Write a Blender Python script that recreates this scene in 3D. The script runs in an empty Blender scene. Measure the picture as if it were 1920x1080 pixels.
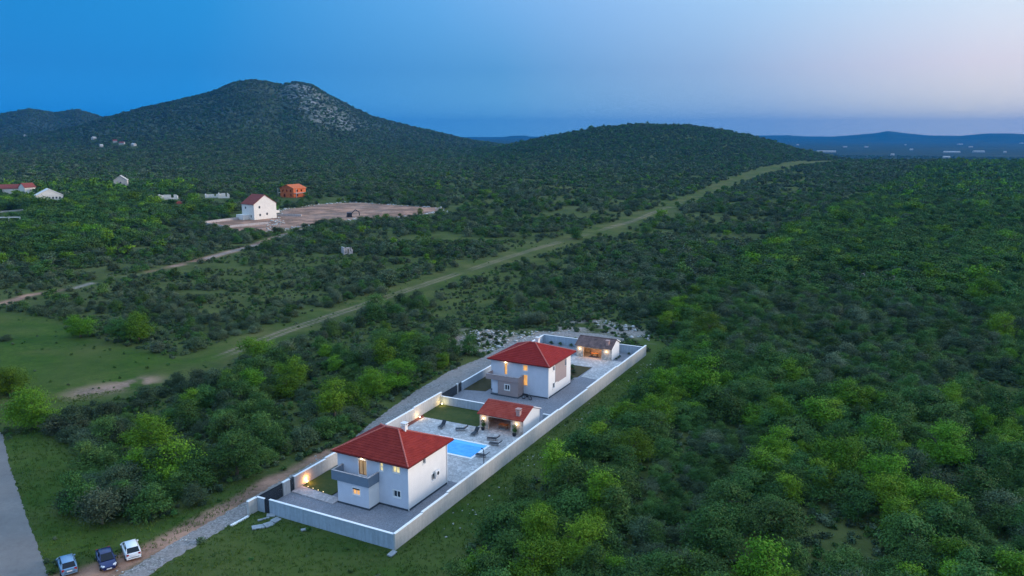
import bpy, math, random
import numpy as np
from math import sin, cos, tan, atan, atan2, radians, pi, sqrt
from mathutils import Vector, Matrix
random.seed(7); rng = np.random.default_rng(11)
SC = bpy.context.scene; COL = SC.collection

# ------------------------------------------------------------------ camera
CAM_H = 44.0; FPX = 1493.0; PITCH = atan(290/1493)
cam = bpy.data.cameras.new('camera'); camo = bpy.data.objects.new('camera', cam); COL.objects.link(camo)
camo.location = (0, 0, CAM_H); camo.rotation_euler = (pi/2-PITCH, 0, 0)
cam.sensor_width = 36; cam.lens = 36*FPX/1920; cam.clip_start = 0.5; cam.clip_end = 60000
SC.camera = camo
SC.view_settings.view_transform = 'Standard'; SC.view_settings.look = 'None'
SC.view_settings.exposure = 0.0; SC.view_settings.gamma = 1.0
# ------------------------------------------------------------------ sun (soft dusk glow from the right) and sky
SUN_AZ = radians(80); SUN_EL = radians(9)            # azimuth clockwise from +Y
sl = bpy.data.lights.new('sun', 'SUN'); sl.energy = 3.9; sl.angle = radians(24); sl.color = (1.0, .85, .74)
so = bpy.data.objects.new('sun', sl); COL.objects.link(so)
sd = Vector((sin(SUN_AZ)*cos(SUN_EL), cos(SUN_AZ)*cos(SUN_EL), sin(SUN_EL)))
so.rotation_euler = (-sd).to_track_quat('-Z', 'Y').to_euler()
W = bpy.data.worlds.new('World'); SC.world = W; W.use_nodes = True
nt = W.node_tree; N = nt.nodes; LK = nt.links; N.clear()
def wn(t, **k):
    n = N.new(t)
    for a, b in k.items(): setattr(n, a, b)
    return n
out = wn('ShaderNodeOutputWorld'); bg = wn('ShaderNodeBackground'); LK.new(bg.outputs[0], out.inputs[0])
tc = wn('ShaderNodeTexCoord'); sep = wn('ShaderNodeSeparateXYZ'); LK.new(tc.outputs['Generated'], sep.inputs[0])
# s = how far a direction leans to the right hand (the west), e = elevation
ln = wn('ShaderNodeCombineXYZ'); LK.new(sep.outputs[0], ln.inputs[0]); LK.new(sep.outputs[1], ln.inputs[1])
nm = wn('ShaderNodeVectorMath', operation='NORMALIZE'); LK.new(ln.outputs[0], nm.inputs[0])
sp2 = wn('ShaderNodeSeparateXYZ'); LK.new(nm.outputs[0], sp2.inputs[0])
def ramp(stops, src):
    r = wn('ShaderNodeValToRGB'); r.color_ramp.interpolation = 'LINEAR'
    el = r.color_ramp.elements
    while len(el) > 1: el.remove(el[-1])
    el[0].position = stops[0][0]; el[0].color = (*stops[0][1], 1)
    for p, c in stops[1:]:
        e = el.new(p); e.color = (*c, 1)
    LK.new(src, r.inputs[0]); return r
mr = wn('ShaderNodeMapRange'); mr.inputs[1].default_value = -1; mr.inputs[2].default_value = 1
dt = wn('ShaderNodeVectorMath', operation='DOT_PRODUCT'); dt.inputs[1].default_value = (sin(radians(96)), cos(radians(96)), 0)
LK.new(nm.outputs[0], dt.inputs[0]); LK.new(dt.outputs['Value'], mr.inputs[0])
LOW = ramp([(0, (.12, .36, .80)), (.17, (.012, .33, .85)), (.27, (.014, .36, .90)), (.44, (.17, .50, .82)),
            (.60, (.42, .60, .78)), (.70, (.84, .86, .76)), (.80, (1.0, .90, .95)), (1, (1.9, 1.4, 1.1))], mr.outputs[0])
MID = ramp([(0, (.10, .30, .68)), (.17, (.010, .24, .66)), (.27, (.014, .26, .68)), (.44, (.11, .36, .70)),
            (.57, (.34, .50, .75)), (.70, (.80, .75, .83)), (.80, (.95, .86, .85)), (1, (1.8, 1.4, 1.1))], mr.outputs[0])
HIGH = ramp([(0, (.14, .38, .78)), (.20, (.012, .25, .64)), (.28, (.022, .29, .70)), (.40, (.13, .42, .82)), (.50, (.29, .53, .88)),
             (.60, (.45, .68, .94)), (.72, (.74, .88, .98)), (1, (1.3, 1.2, 1.1))], mr.outputs[0])
me0 = wn('ShaderNodeMapRange'); me0.inputs[1].default_value = 0.0; me0.inputs[2].default_value = 0.075; LK.new(sep.outputs[2], me0.inputs[0])
me = wn('ShaderNodeMapRange'); me.inputs[1].default_value = 0.075; me.inputs[2].default_value = 0.16; LK.new(sep.outputs[2], me.inputs[0])
mx0 = wn('ShaderNodeMix', data_type='RGBA'); LK.new(me0.outputs[0], mx0.inputs[0]); LK.new(LOW.outputs[0], mx0.inputs[6]); LK.new(MID.outputs[0], mx0.inputs[7])
mx = wn('ShaderNodeMix', data_type='RGBA'); LK.new(me.outputs[0], mx.inputs[0]); LK.new(mx0.outputs[2], mx.inputs[6]); LK.new(HIGH.outputs[0], mx.inputs[7])
# zenith
mz = wn('ShaderNodeMapRange'); mz.inputs[1].default_value = 0.17; mz.inputs[2].default_value = 0.55; LK.new(sep.outputs[2], mz.inputs[0])
mx2 = wn('ShaderNodeMix', data_type='RGBA'); LK.new(mz.outputs[0], mx2.inputs[0]); LK.new(mx.outputs[2], mx2.inputs[6]); mx2.inputs[7].default_value = (.66, 1.0, 1.52, 1)
# physical dusk sky adds the warm tail of twilight
sky = wn('ShaderNodeTexSky'); sky.sky_type = 'NISHITA'; sky.sun_disc = False
sky.sun_elevation = radians(1.0); sky.sun_rotation = SUN_AZ; sky.ozone_density = 4.0; sky.altitude = 200
sg = wn('ShaderNodeVectorMath', operation='SCALE'); sg.inputs['Scale'].default_value = 0.06; LK.new(sky.outputs[0], sg.inputs[0])
ad = wn('ShaderNodeVectorMath', operation='ADD'); LK.new(mx2.outputs[2], ad.inputs[0]); LK.new(sg.outputs[0], ad.inputs[1])
LK.new(ad.outputs[0], bg.inputs[0]); bg.inputs[1].default_value = 1.0
CY = SC.cycles
CY.max_bounces = 5; CY.diffuse_bounces = 2; CY.glossy_bounces = 2; CY.transmission_bounces = 3; CY.transparent_max_bounces = 6
CY.volume_bounces = 0; CY.sample_clamp_indirect = 4; CY.use_adaptive_sampling = True; CY.adaptive_threshold = 0.02
CY.caustics_reflective = False; CY.caustics_refractive = False
try: CY.use_denoising = True; CY.denoiser = 'OPENIMAGEDENOISE'
except Exception: pass

# ------------------------------------------------------------------ frames of reference
def ray_ground(px, py, z=0.0):
    X = (px-960)/FPX; v = (py-540)/FPX
    dn = sin(PITCH)+v*cos(PITCH); fw = cos(PITCH)-v*sin(PITCH)
    t = (CAM_H-z)/dn
    return X*t, fw*t
def project(x, y, z):
    x = np.asarray(x, float); y = np.asarray(y, float); z = np.asarray(z, float)-CAM_H
    d = y*cos(PITCH)-z*sin(PITCH); up = y*sin(PITCH)+z*cos(PITCH)
    d = np.where(d > .1, d, .1)
    return 960+FPX*x/d, 540-FPX*up/d
A = radians(27.45); PHI = pi/2-A
UU = np.array([sin(A), cos(A)]); VV = np.array([-cos(A), sin(A)])
O = np.array(ray_ground(741, 1031))
def U(u, v, z=0.0):
    q = O+u*UU+v*VV; return (float(q[0]), float(q[1]), z)
def to_lot(x, y):
    dx = x-O[0]; dy = y-O[1]
    return dx*UU[0]+dy*UU[1], dx*VV[0]+dy*VV[1]
def lotpoly(pts): return [U(*p)[:2] for p in pts]

# ------------------------------------------------------------------ noise helpers (numpy)
def vnoise(x, y, s, seed=0):
    x = np.asarray(x)/s+seed*17.13; y = np.asarray(y)/s-seed*9.71
    xi = np.floor(x).astype(np.int64); yi = np.floor(y).astype(np.int64); fx = x-xi; fy = y-yi
    fx = fx*fx*(3-2*fx); fy = fy*fy*(3-2*fy)
    def h(a, b):
        n = (a*374761393+b*668265263+seed*1442695) & 0xffffffff
        n = ((n ^ (n >> 13))*1274126177) & 0xffffffff
        return ((n ^ (n >> 16)) & 0xffff)/65535.0
    return (h(xi, yi)*(1-fx)+h(xi+1, yi)*fx)*(1-fy)+(h(xi, yi+1)*(1-fx)+h(xi+1, yi+1)*fx)*fy
def fnoise(x, y, s, seed=0, o=3):
    r = 0; a = .5; t = 0
    for k in range(o): r = r+a*vnoise(x, y, s/(2**k), seed+k*5); t += a; a *= .5
    return r/t
def sstep(a, b, x):
    t = np.clip((x-a)/(b-a), 0, 1); return t*t*(3-2*t)
def sdist(x, y, poly):
    """signed distance to a polygon, negative inside"""
    x = np.asarray(x, float); y = np.asarray(y, float)
    d = np.full(x.shape, 1e9); ins = np.zeros(x.shape, bool); n = len(poly)
    for i in range(n):
        ax, ay = poly[i]; bx, by = poly[(i+1) % n]
        ex, ey = bx-ax, by-ay; L2 = ex*ex+ey*ey+1e-9
        t = np.clip(((x-ax)*ex+(y-ay)*ey)/L2, 0, 1)
        d = np.minimum(d, np.hypot(x-ax-t*ex, y-ay-t*ey))
        if ay != by:
            c = ((ay > y) != (by > y)) & (x < (bx-ax)*(y-ay)/(by-ay)+ax); ins ^= c
    return np.where(ins, -d, d)
def ldist(x, y, pts):
    x = np.asarray(x, float); y = np.asarray(y, float); d = np.full(x.shape, 1e9)
    for (ax, ay), (bx, by) in zip(pts[:-1], pts[1:]):
        ex, ey = bx-ax, by-ay; t = np.clip(((x-ax)*ex+(y-ay)*ey)/(ex*ex+ey*ey+1e-9), 0, 1)
        d = np.minimum(d, np.hypot(x-ax-t*ex, y-ay-t*ey))
    return d
def gp(*pts): return [ray_ground(*p) for p in pts]

# ------------------------------------------------------------------ terrain height
def tab(px, pts):
    xs, ys = zip(*pts); return np.interp(px, xs, ys)
SK_MAIN = [(-900, 400), (-300, 262), (0, 258), (90, 250), (150, 240), (190, 229), (260, 213), (330, 197), (400, 179), (440, 163), (475, 156),
           (500, 157), (530, 164), (560, 158), (590, 163), (620, 182), (660, 203), (700, 221), (760, 236), (820, 250), (880, 263), (950, 275), (1020, 292), (1120, 400)]
SK_LEFT = [(-500, 250), (-200, 235), (-60, 226), (0, 222), (60, 212), (106, 218), (150, 212), (190, 222), (230, 240), (300, 262), (380, 400)]
SK_RIGHT = [(660, 400), (760, 300), (880, 287), (950, 277), (1000, 265), (1060, 253), (1120, 243), (1200, 236), (1290, 238), (1350, 245), (1400, 256), (1450, 268), (1500, 281), (1550, 292), (1620, 305), (1700, 400)]
SK_FAR = [(-400, 262), (700, 262), (860, 262), (885, 259), (905, 257), (930, 260), (955, 255), (985, 254), (1010, 260), (1200, 262), (1400, 259), (1430, 255), (1480, 253), (1530, 259), (1570, 255),
          (1600, 253), (1640, 250), (1665, 246), (1700, 250), (1740, 253), (1800, 254), (1850, 250), (1900, 250), (1960, 253), (2100, 249), (2600, 256)]
SK_FAR2 = [(-400, 256), (860, 258), (1000, 256), (1420, 254), (1460, 253), (1520, 255), (1600, 256), (1700, 258), (2600, 258)]
def height(x, y):
    x = np.asarray(x, float); y = np.asarray(y, float); r = np.hypot(x, y)+1e-6
    az = np.arctan2(x, np.maximum(y, 1e-3)); az = np.clip(az, -1.3, 1.3)
    px = 960+1521*np.tan(az)
    und = (fnoise(x, y, 260, 3)-.5)*9*sstep(260, 800, r)+(fnoise(x, y, 60, 8)-.5)*2.0*sstep(200, 500, r)
    base = -62*sstep(1380, 2500, r)*sstep(1380, 1500, px+0*r) + -30*sstep(1500, 2600, r)*(1-sstep(1380, 1500, px))
    base = base+und*(1-sstep(1500, 2400, r))
    def hill(sk, R, w0, w1, rough, s0):
        z = CAM_H+(250-tab(px, sk))/1521*R
        z = z+(fnoise(x, y, 300, s0)-.5)*rough
        b = np.where(r < R, np.exp(-((R-r)/w0)**2), np.exp(-((r-R)/w1)**2))
        return np.maximum(z-base, 0)*b
    m = np.maximum(hill(SK_MAIN, 2900, 900, 1500, 12, 21), hill(SK_LEFT, 4300, 900, 1500, 10, 31))
    m = np.maximum(m, hill(SK_RIGHT, 1750, 420, 800, 4, 41))
    m = np.maximum(m, hill(SK_FAR, 12500, 900, 1200, 10, 51))
    m = np.maximum(m, hill(SK_FAR2, 15000, 900, 900, 10, 61))
    spur = (fnoise(x, y, 420, 77, 4)-.5)*sstep(20, 90, m)*.28*m*np.exp(-((r-2300)/600)**2)
    return base+m+spur
_MR = np.concatenate([np.geomspace(45, 17000, 5000)])
def G(px, py):
    X = (px-960)/FPX; v = (py-540)/FPX; dn = sin(PITCH)+v*cos(PITCH); fw = cos(PITCH)-v*sin(PITCH)
    t = _MR/fw; x, y, z = X*t, fw*t, CAM_H-dn*t; d = z-height(x, y); k = np.argmax(d <= 0)
    if d[k] > 0: k = len(t)-1
    if k: f = d[k-1]/(d[k-1]-d[k]+1e-9); tt = t[k-1]+(t[k]-t[k-1])*f
    else: tt = t[0]
    x, y = X*tt, fw*tt; return float(x), float(y), float(height(x, y))

# ------------------------------------------------------------------ ground zones (world coordinates)
LOT = lotpoly([(-.3, -.3), (86.4, -.3), (86.4, 23.3), (49, 21.9), (6, 20.3), (-.3, 20.1)])
ROAD = gp((-60, 790), (4, 812), (20, 880), (48, 965), (92, 1082), (130, 1180), (-400, 1180), (-500, 900))
GRAVEL = lotpoly([(-26, 19.2), (-16, 19.3), (-8.7, 19.8), (-1.6, 20.0), (4, 19.9), (6, 20.2), (42, 21.1), (50, 21.9), (86, 23.4), (92, 23), (91, 8), (97, 8), (98, 15), (97, 22), (93, 27),
                  (82, 29), (70, 28.6), (59, 29.5), (46, 28.5), (38, 27.3), (29, 25.6), (22, 23.9), (14, 23.4), (6, 23.2), (-9, 22.4), (-17, 21.8), (-27, 21.6)])
BROWN = lotpoly([(-27, 21.4), (-9, 22.3), (6, 23.0), (18, 23.4), (18, 25.0), (6, 25.6), (-2, 24.9), (-12, 24.8), (-19, 26.6), (-21.5, 29.5), (-27, 30)])
MEADOW = [ray_ground(*p) for p in [(-60, 585), (40, 590), (110, 600), (140, 630), (210, 642), (290, 662), (345, 680), (400, 660), (430, 665), (330, 705), (270, 718), (140, 755), (60, 740), (20, 720), (-80, 700)]]
FIRE = [(-95, 101), (-76, 128), (-60, 150), (-51, 176), (-30, 223), (0, 288), (60, 405), (158, 641), (307, 965), (470, 1240), (600, 1460), (640, 1540)]
QUARRY = gp((520, 415), (525, 395), (600, 385), (660, 381), (745, 386), (825, 391), (828, 399), (790, 403), (700, 416), (670, 412), (620, 418), (575, 426), (530, 432), (500, 440), (515, 425))
FARYARD = gp((375, 420), (450, 410), (515, 408), (560, 402), (560, 425), (500, 440), (430, 435))
TRACK2 = gp((-20, 575), (60, 552), (140, 540), (200, 522), (245, 517), (300, 505), (362, 492), (420, 476), (480, 460), (520, 445), (570, 430))
GRASSR = lotpoly([(-16, -1), (-2, 0), (90, 0), (97, 7), (97, 0), (86, -3), (72, -3.6), (54, -4.8), (32, -5.2), (12, -5.5), (0, -7), (-16, -8.5)])
GRASSF = lotpoly([(-2, 19.3), (0, 19), (0, 0), (-4, -6), (-30, -6), (-30, 18.6), (-16, 18.6)])
GRASSL = gp((8, 830), (60, 812), (150, 850), (130, 910), (110, 960), (180, 990), (260, 985), (380, 958), (440, 905), (470, 905), (430, 940), (300, 1012), (210, 1040), (110, 1050), (80, 1040), (40, 930))
CLEAR1 = gp((1480, 960), (1560, 940), (1650, 980), (1640, 1060), (1540, 1090), (1420, 1090), (1400, 1060))
RUB = lotpoly([(72, 30), (84, 26), (90, 21), (97, 24), (104, 26), (112, 20), (110, 12), (101, 3), (97, 3), (99, 16), (92, 32), (88, 42), (76, 44), (70, 36)])
CLEAR2 = gp((1570, 515), (1640, 512), (1740, 522), (1735, 530), (1640, 527), (1570, 524))
SHRUBM = gp((-10, 642), (70, 638), (105, 655), (80, 672), (30, 680), (-10, 676))
def zones(x, y):
    """r,g,b,a masks: r = bare earth, g = pale gravel and stones, b = fresh meadow grass, a = limestone outcrops"""
    j = (fnoise(x, y, 6, 91)-.5)*4; j2 = (fnoise(x, y, 22, 92)-.5)*12
    r = np.hypot(x, y)
    def inside(poly, soft, jit=j): return 1-sstep(-soft, soft, sdist(x, y, poly)+jit)
    dirt = np.maximum(inside(BROWN, .9, j*.5), np.maximum(inside(QUARRY, 3, j*2), inside(FARYARD, 3)))
    d2 = ldist(x, y, TRACK2); dirt = np.maximum(dirt, (1-sstep(.8, 3.2, d2+j2*.25))*sstep(.42, .52, fnoise(x, y, 25, 12)))
    wf = 1+np.clip((r-550)/500, 0, 1.6); df = ldist(x, y, FIRE)/wf
    grav = inside(RUB, 2.5, j*1.2)*sstep(.34, .54, fnoise(x, y, 4, 33))
    grav = np.maximum(grav, .2*inside(QUARRY, 3, j*2)*sstep(.45, .6, fnoise(x, y, 14, 34)))
    grav = np.maximum(grav, inside(CLEAR2, 1.5))
    mead = np.maximum.reduce([inside(MEADOW, 2)*(.55+.55*sstep(.3, .6, fnoise(x, y, 16, 87))), inside(GRASSR, 1.0)*(.35+.5*fnoise(x, y, 8, 89)), inside(GRASSF, 1.0)*(.20+.35*fnoise(x, y, 7, 88)), inside(GRASSL, 1.5)*.8])
    strip = 1-sstep(5, 11, df+j*.8+j2*.15)
    far_g = (1-sstep(2, 14, np.abs(df-14)+j2))*.5*sstep(450, 600, r)*(1-sstep(900, 1100, r))
    ruts = (np.exp(-((df-1.0)/.38)**2))*sstep(.30, .5, fnoise(x, y, 30, 15))*(r < 560)
    patch = np.exp(-(ldist(x, y, gp((165, 735), (265, 716)))/3.2)**2)*sstep(.42, .52, fnoise(x, y, 5, 17))
    grav = np.maximum(grav, np.maximum(ruts*.45, patch*.25)); dirt = np.maximum(dirt, np.maximum(ruts*.5, patch*.9))
    rx, ry = project(x, y, height(x, y))
    rock = np.exp(-(((rx-(560+(ry-165)*1.1))/45)**2))*sstep(1700, 2100, r)*(1-sstep(3100, 3500, r))*sstep(260, 235, ry)
    rock = np.maximum(rock, .16*sstep(1700, 2100, r)*(rx < 860)*(ry < 255))
    dirt = np.maximum(dirt, strip*.10*(1-inside(MEADOW, 4))*sstep(.3, .6, fnoise(x, y, 9, 71))); grav = np.maximum(grav, .75*(1-sstep(.5, 1.9, d2+j2*.15))*sstep(.42, .5, fnoise(x, y, 16, 13)))
    return dirt, grav, np.maximum(mead, np.maximum(strip*(.25+.45*fnoise(x, y, 11, 86)), far_g)), rock, strip

# ------------------------------------------------------------------ object helpers
def tag(o, label=None, cat=None, group=None, kind=None):
    if label: o['label'] = label
    if cat: o['category'] = cat
    if group: o['group'] = group
    if kind: o['kind'] = kind
    return o
def empty(name, loc=(0, 0, 0), rz=0.0, label=None, cat=None, group=None):
    o = bpy.data.objects.new(name, None); COL.objects.link(o); o.location = loc; o.rotation_euler = (0, 0, rz); o.empty_display_size = .1
    return tag(o, label, cat, group)
class MB:
    def __init__(s): s.v = []; s.f = []
    def add(s, v, f):
        n = len(s.v); s.v += [tuple(q) for q in v]; s.f += [tuple(i+n for i in g) for g in f]; return s
    def box(s, x0, x1, y0, y1, z0, z1, bev=0):
        v = [(x0, y0, z0), (x1, y0, z0), (x1, y1, z0), (x0, y1, z0), (x0, y0, z1), (x1, y0, z1), (x1, y1, z1), (x0, y1, z1)]
        return s.add(v, [(0, 3, 2, 1), (4, 5, 6, 7), (0, 1, 5, 4), (1, 2, 6, 5), (2, 3, 7, 6), (3, 0, 4, 7)])
    def cyl(s, p, q, r0, r1=None, n=10, caps=True):
        p = Vector(p); q = Vector(q); r1 = r0 if r1 is None else r1; d = (q-p).normalized()
        a = d.orthogonal().normalized(); b = d.cross(a)
        v = [p+(a*cos(2*pi*i/n)+b*sin(2*pi*i/n))*r0 for i in range(n)]+[q+(a*cos(2*pi*i/n)+b*sin(2*pi*i/n))*r1 for i in range(n)]
        f = [(i, (i+1) % n, n+(i+1) % n, n+i) for i in range(n)]
        if caps: f += [tuple(range(n))[::-1], tuple(range(n, 2*n))]
        return s.add(v, f)
    def tube(s, pts, r, n=8):
        for a, b in zip(pts[:-1], pts[1:]): s.cyl(a, b, r, r, n)
        return s
    def prism(s, poly, z0, z1):
        n = len(poly); v = [(x, y, z0) for x, y in poly]+[(x, y, z1) for x, y in poly]
        return s.add(v, [tuple(range(n))[::-1], tuple(range(n, 2*n))]+[(i, (i+1) % n, n+(i+1) % n, n+i) for i in range(n)])
    def extr_y(s, prof, y0, y1):      # profile in x,z extruded along y
        n = len(prof); v = [(x, y0, z) for x, z in prof]+[(x, y1, z) for x, z in prof]
        return s.add(v, [tuple(range(n)), tuple(range(n, 2*n))[::-1]]+[((i+1) % n, i, n+i, n+(i+1) % n) for i in range(n)])
    def build(s, name, mat, parent=None, loc=None, rz=None, smooth=False):
        m = bpy.data.meshes.new(name); m.from_pydata(s.v, [], s.f); m.materials.append(mat)
        if smooth: m.polygons.foreach_set('use_smooth', [True]*len(m.polygons))
        o = bpy.data.objects.new(name, m); COL.objects.link(o)
        if parent: o.parent = parent
        if loc is not None: o.location = loc
        if rz is not None: o.rotation_euler = (0, 0, rz)
        return o
def np_mesh(name, verts, faces, mat, parent=None):
    """verts (n,3), faces (m,k) arrays"""
    m = bpy.data.meshes.new(name); k = faces.shape[1]
    m.vertices.add(len(verts)); m.vertices.foreach_set('co', verts.astype(np.float32).ravel())
    m.loops.add(faces.size); m.loops.foreach_set('vertex_index', faces.astype(np.int32).ravel())
    m.polygons.add(len(faces)); m.polygons.foreach_set('loop_start', np.arange(0, faces.size, k, dtype=np.int32))
    m.update(calc_edges=True); m.materials.append(mat)
    o = bpy.data.objects.new(name, m); COL.objects.link(o)
    if parent: o.parent = parent
    return o

# ------------------------------------------------------------------ materials
class NM:
    def __init__(s, name):
        s.m = bpy.data.materials.new(name); s.m.use_nodes = True; s.t = s.m.node_tree; s.n = s.t.nodes; s.l = s.t.links
        s.b = s.n['Principled BSDF']; s.b.inputs['Specular IOR Level'].default_value = .25
    def node(s, t, **k):
        n = s.n.new(t)
        for a, b in k.items(): setattr(n, a, b)
        return n
    def coord(s, kind='Object'):
        return s.node('ShaderNodeTexCoord').outputs[kind]
    def noise(s, scale, detail=4, rough=.6, src=None, dist=0):
        n = s.node('ShaderNodeTexNoise'); n.inputs['Scale'].default_value = scale; n.inputs['Detail'].default_value = detail
        n.inputs['Roughness'].default_value = rough; n.inputs['Distortion'].default_value = dist
        s.l.new(src if src is not None else s.coord(), n.inputs['Vector']); return n.outputs['Fac']
    def rng(s, src, a, b, c=0., d=1.):
        n = s.node('ShaderNodeMapRange'); s.l.new(src, n.inputs[0])
        for i, v in enumerate((a, b, c, d)): n.inputs[i+1].default_value = v
        return n.outputs[0]
    def mix(s, f, a, b, mode='MIX'):
        n = s.node('ShaderNodeMix', data_type='RGBA', blend_type=mode)
        for i, v in ((0, f), (6, a), (7, b)):
            if isinstance(v, (int, float)): n.inputs[i].default_value = v
            elif isinstance(v, tuple): n.inputs[i].default_value = (*v, 1)
            else: s.l.new(v, n.inputs[i])
        return n.outputs[2]
    def mul(s, a, b, op='MULTIPLY'):
        n = s.node('ShaderNodeMath', operation=op)
        for i, v in ((0, a), (1, b)):
            if isinstance(v, (int, float)): n.inputs[i].default_value = v
            else: s.l.new(v, n.inputs[i])
        return n.outputs[0]
    def col(s, c):
        if isinstance(c, tuple): s.b.inputs['Base Color'].default_value = (*c, 1)
        else: s.l.new(c, s.b.inputs['Base Color'])
        return s
    def bump(s, h, strength=.3, dist=.02):
        n = s.node('ShaderNodeBump'); n.inputs['Strength'].default_value = strength; n.inputs['Distance'].default_value = dist
        s.l.new(h, n.inputs['Height']); s.l.new(n.outputs[0], s.b.inputs['Normal']); return s
    def rough(s, r): s.b.inputs['Roughness'].default_value = r; return s
def simple(name, c, rough=.7, var=.12, scale=3., metal=0., bump=0.):
    k = NM(name); n = k.noise(scale, 5)
    lo = tuple(x*(1-var) for x in c); hi = tuple(min(1, x*(1+var)) for x in c)
    k.col(k.mix(k.rng(n, .3, .7), lo, hi)).rough(rough); k.b.inputs['Metallic'].default_value = metal
    if bump: k.bump(k.noise(scale*8, 3), bump)
    return k.m
def emit(name, c, s, base=(.5, .4, .2)):
    k = NM(name); k.col(base); k.b.inputs['Emission Strength'].default_value = s
    n = k.noise(2.2, 2); k.l.new(k.mix(k.rng(n, .35, .65), tuple(x*.55 for x in c), c), k.b.inputs['Emission Color']); return k.m
def plaster(name, c, stain=.12):
    k = NM(name); co = k.coord(); n = k.noise(.7, 6, .65); n2 = k.noise(14, 3)
    c1 = k.mix(k.rng(n, .35, .7), tuple(x*(1-stain) for x in c), c); c2 = k.mix(k.rng(n2, .3, .7, 0, .25), c1, tuple(x*.86 for x in c))
    k.col(c2).rough(.85).bump(n2, .25, .01); return k.m
M = {}
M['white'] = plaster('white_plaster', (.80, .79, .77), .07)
M['facade'] = plaster('shade_tinted_facade_plaster', (.66, .69, .76), .12)  # white plaster with the bluish shade of the fronts mixed into its colour
M['taupe'] = plaster('taupe_plaster', (.36, .29, .28))
M['greybal'] = plaster('grey_plaster', (.18, .235, .30))
M['plinth'] = simple('dark_plinth', (.06, .075, .09), .8)
M['frame'] = simple('white_frame', (.82, .82, .80), .45, .04)
M['dark'] = simple('anthracite_metal', (.022, .028, .036), .45, .2)
M['black'] = simple('black_rubber', (.018, .018, .02), .6)
M['wood'] = simple('brown_wood', (.26, .11, .045), .55, .25, 6)
M['glass'] = NM('window_glass').col((.03, .045, .06)).rough(.12).m
M['lit'] = emit('lit_window_pale', (1.0, .82, .38), .95)
M['lito'] = emit('lit_window_orange', (1.0, .42, .07), 1.0)
M['litd'] = emit('lit_room_dim', (.75, .34, .14), .30)
M['bulb'] = emit('glowing_bulb', (1.0, .74, .40), 14)
M['bulbc'] = emit('glowing_bulb_soft', (1.0, .75, .40), 5)
M['metal'] = simple('grey_metal', (.35, .36, .38), .4, .1, 3, .8)
# roof tiles
def tiles(name, c, c2, bands=5.2):
    k = NM(name); n = k.noise(1.1, 5); w = k.noise(23, 2)
    a = k.mix(k.rng(n, .35, .65), c, c2); b = k.mix(k.rng(w, .35, .7, 0, .55), a, tuple(x*.45 for x in c)); k.col(b).rough(.75)
    k.b.inputs['Specular IOR Level'].default_value = .12
    sepn = k.node('ShaderNodeSeparateXYZ'); k.l.new(k.coord(), sepn.inputs[0])
    s1 = k.mul(k.mul(k.mul(sepn.outputs[0], sepn.outputs[1], 'ADD'), 2*pi*2.2), 0, 'ADD')
    k.bump(k.mul(s1, 0, 'SINE'), .35, .04); return k.m
M['tile'] = tiles('red_roof_tiles', (.24, .023, .017), (.33, .038, .026))
M['tile2'] = tiles('deep_red_roof_tiles', (.27, .018, .015), (.34, .028, .022))
M['tilek'] = tiles('orange_red_roof_tiles', (.36, .050, .032), (.46, .085, .055))
M['tileb'] = tiles('mottled_brown_roof_tiles', (.13, .085, .08), (.30, .19, .165))
M['ridge'] = simple('ridge_tile', (.50, .13, .10), .7, .3, 8)
def paving(name, c, joint, scale, jw, rnd=1., var=.25):
    k = NM(name); v = k.node('ShaderNodeTexVoronoi', feature='DISTANCE_TO_EDGE'); v.inputs['Scale'].default_value = scale; v.inputs['Randomness'].default_value = rnd
    k.l.new(k.coord(), v.inputs['Vector'])
    v2 = k.node('ShaderNodeTexVoronoi'); v2.inputs['Scale'].default_value = scale; v2.inputs['Randomness'].default_value = rnd; k.l.new(k.coord(), v2.inputs['Vector'])
    sp = k.node('ShaderNodeSeparateColor'); k.l.new(v2.outputs['Color'], sp.inputs[0])
    a = k.mix(sp.outputs[0], tuple(x*(1-var) for x in c), tuple(min(1, x*(1+var)) for x in c))
    a = k.mix(k.rng(k.noise(.35, 5), .4, .7, 0, .35), a, tuple(x*.6 for x in c))
    k.col(k.mix(k.rng(v.outputs['Distance'], 0, jw), joint, a)).rough(.75).bump(k.rng(v.outputs['Distance'], 0, jw*1.5), .4, .02); return k.m
M['deck'] = paving('pale_stone_paving', (.50, .49, .48), (.24, .23, .22), 2.3, .06)
M['yard'] = paving('grey_gravel_paving', (.25, .255, .28), (.16, .16, .175), 9, .08)
M['step'] = paving('cream_stone', (.46, .42, .41), (.25, .22, .22), 3.5, .05)
def wallmat(name, c, streak=.2):
    k = NM(name); mp = k.node('ShaderNodeMapping'); mp.inputs['Scale'].default_value = (3.5, 3.5, .35); k.l.new(k.coord(), mp.inputs[0])
    n = k.noise(1.0, 5, .7, mp.outputs[0]); n2 = k.noise(2.6, 5, .7)
    a = k.mix(k.rng(n, .35, .75), c, tuple(x*(1-streak*1.6) for x in c)); a = k.mix(k.rng(n2, .45, .75, 0, .55), a, tuple(x*.62 for x in c))
    k.col(a).rough(.9).bump(k.noise(7, 4), .3, .02); return k.m
M['bwall'] = wallmat('rendered_boundary_wall', (.42, .50, .58), .20)
M['bwallr'] = wallmat('pale_rendered_wall', (.56, .55, .53), .14)
M['coping'] = simple('white_coping', (.86, .86, .85), .7, .06)
def ground_noise(k, c1, c2, c3, s=.5):
    g = k.node('ShaderNodeNewGeometry').outputs['Position']
    n1 = k.noise(s, 6, .7, g); n2 = k.noise(s*7, 4, .7, g)
    return k.mix(k.rng(n2, .42, .62), k.mix(k.rng(n1, .4, .62), c1, c2), c3), n2
k = NM('asphalt'); c, n2 = ground_noise(k, (.165, .150, .140), (.225, .21, .195), (.19, .178, .165), .22)
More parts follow.
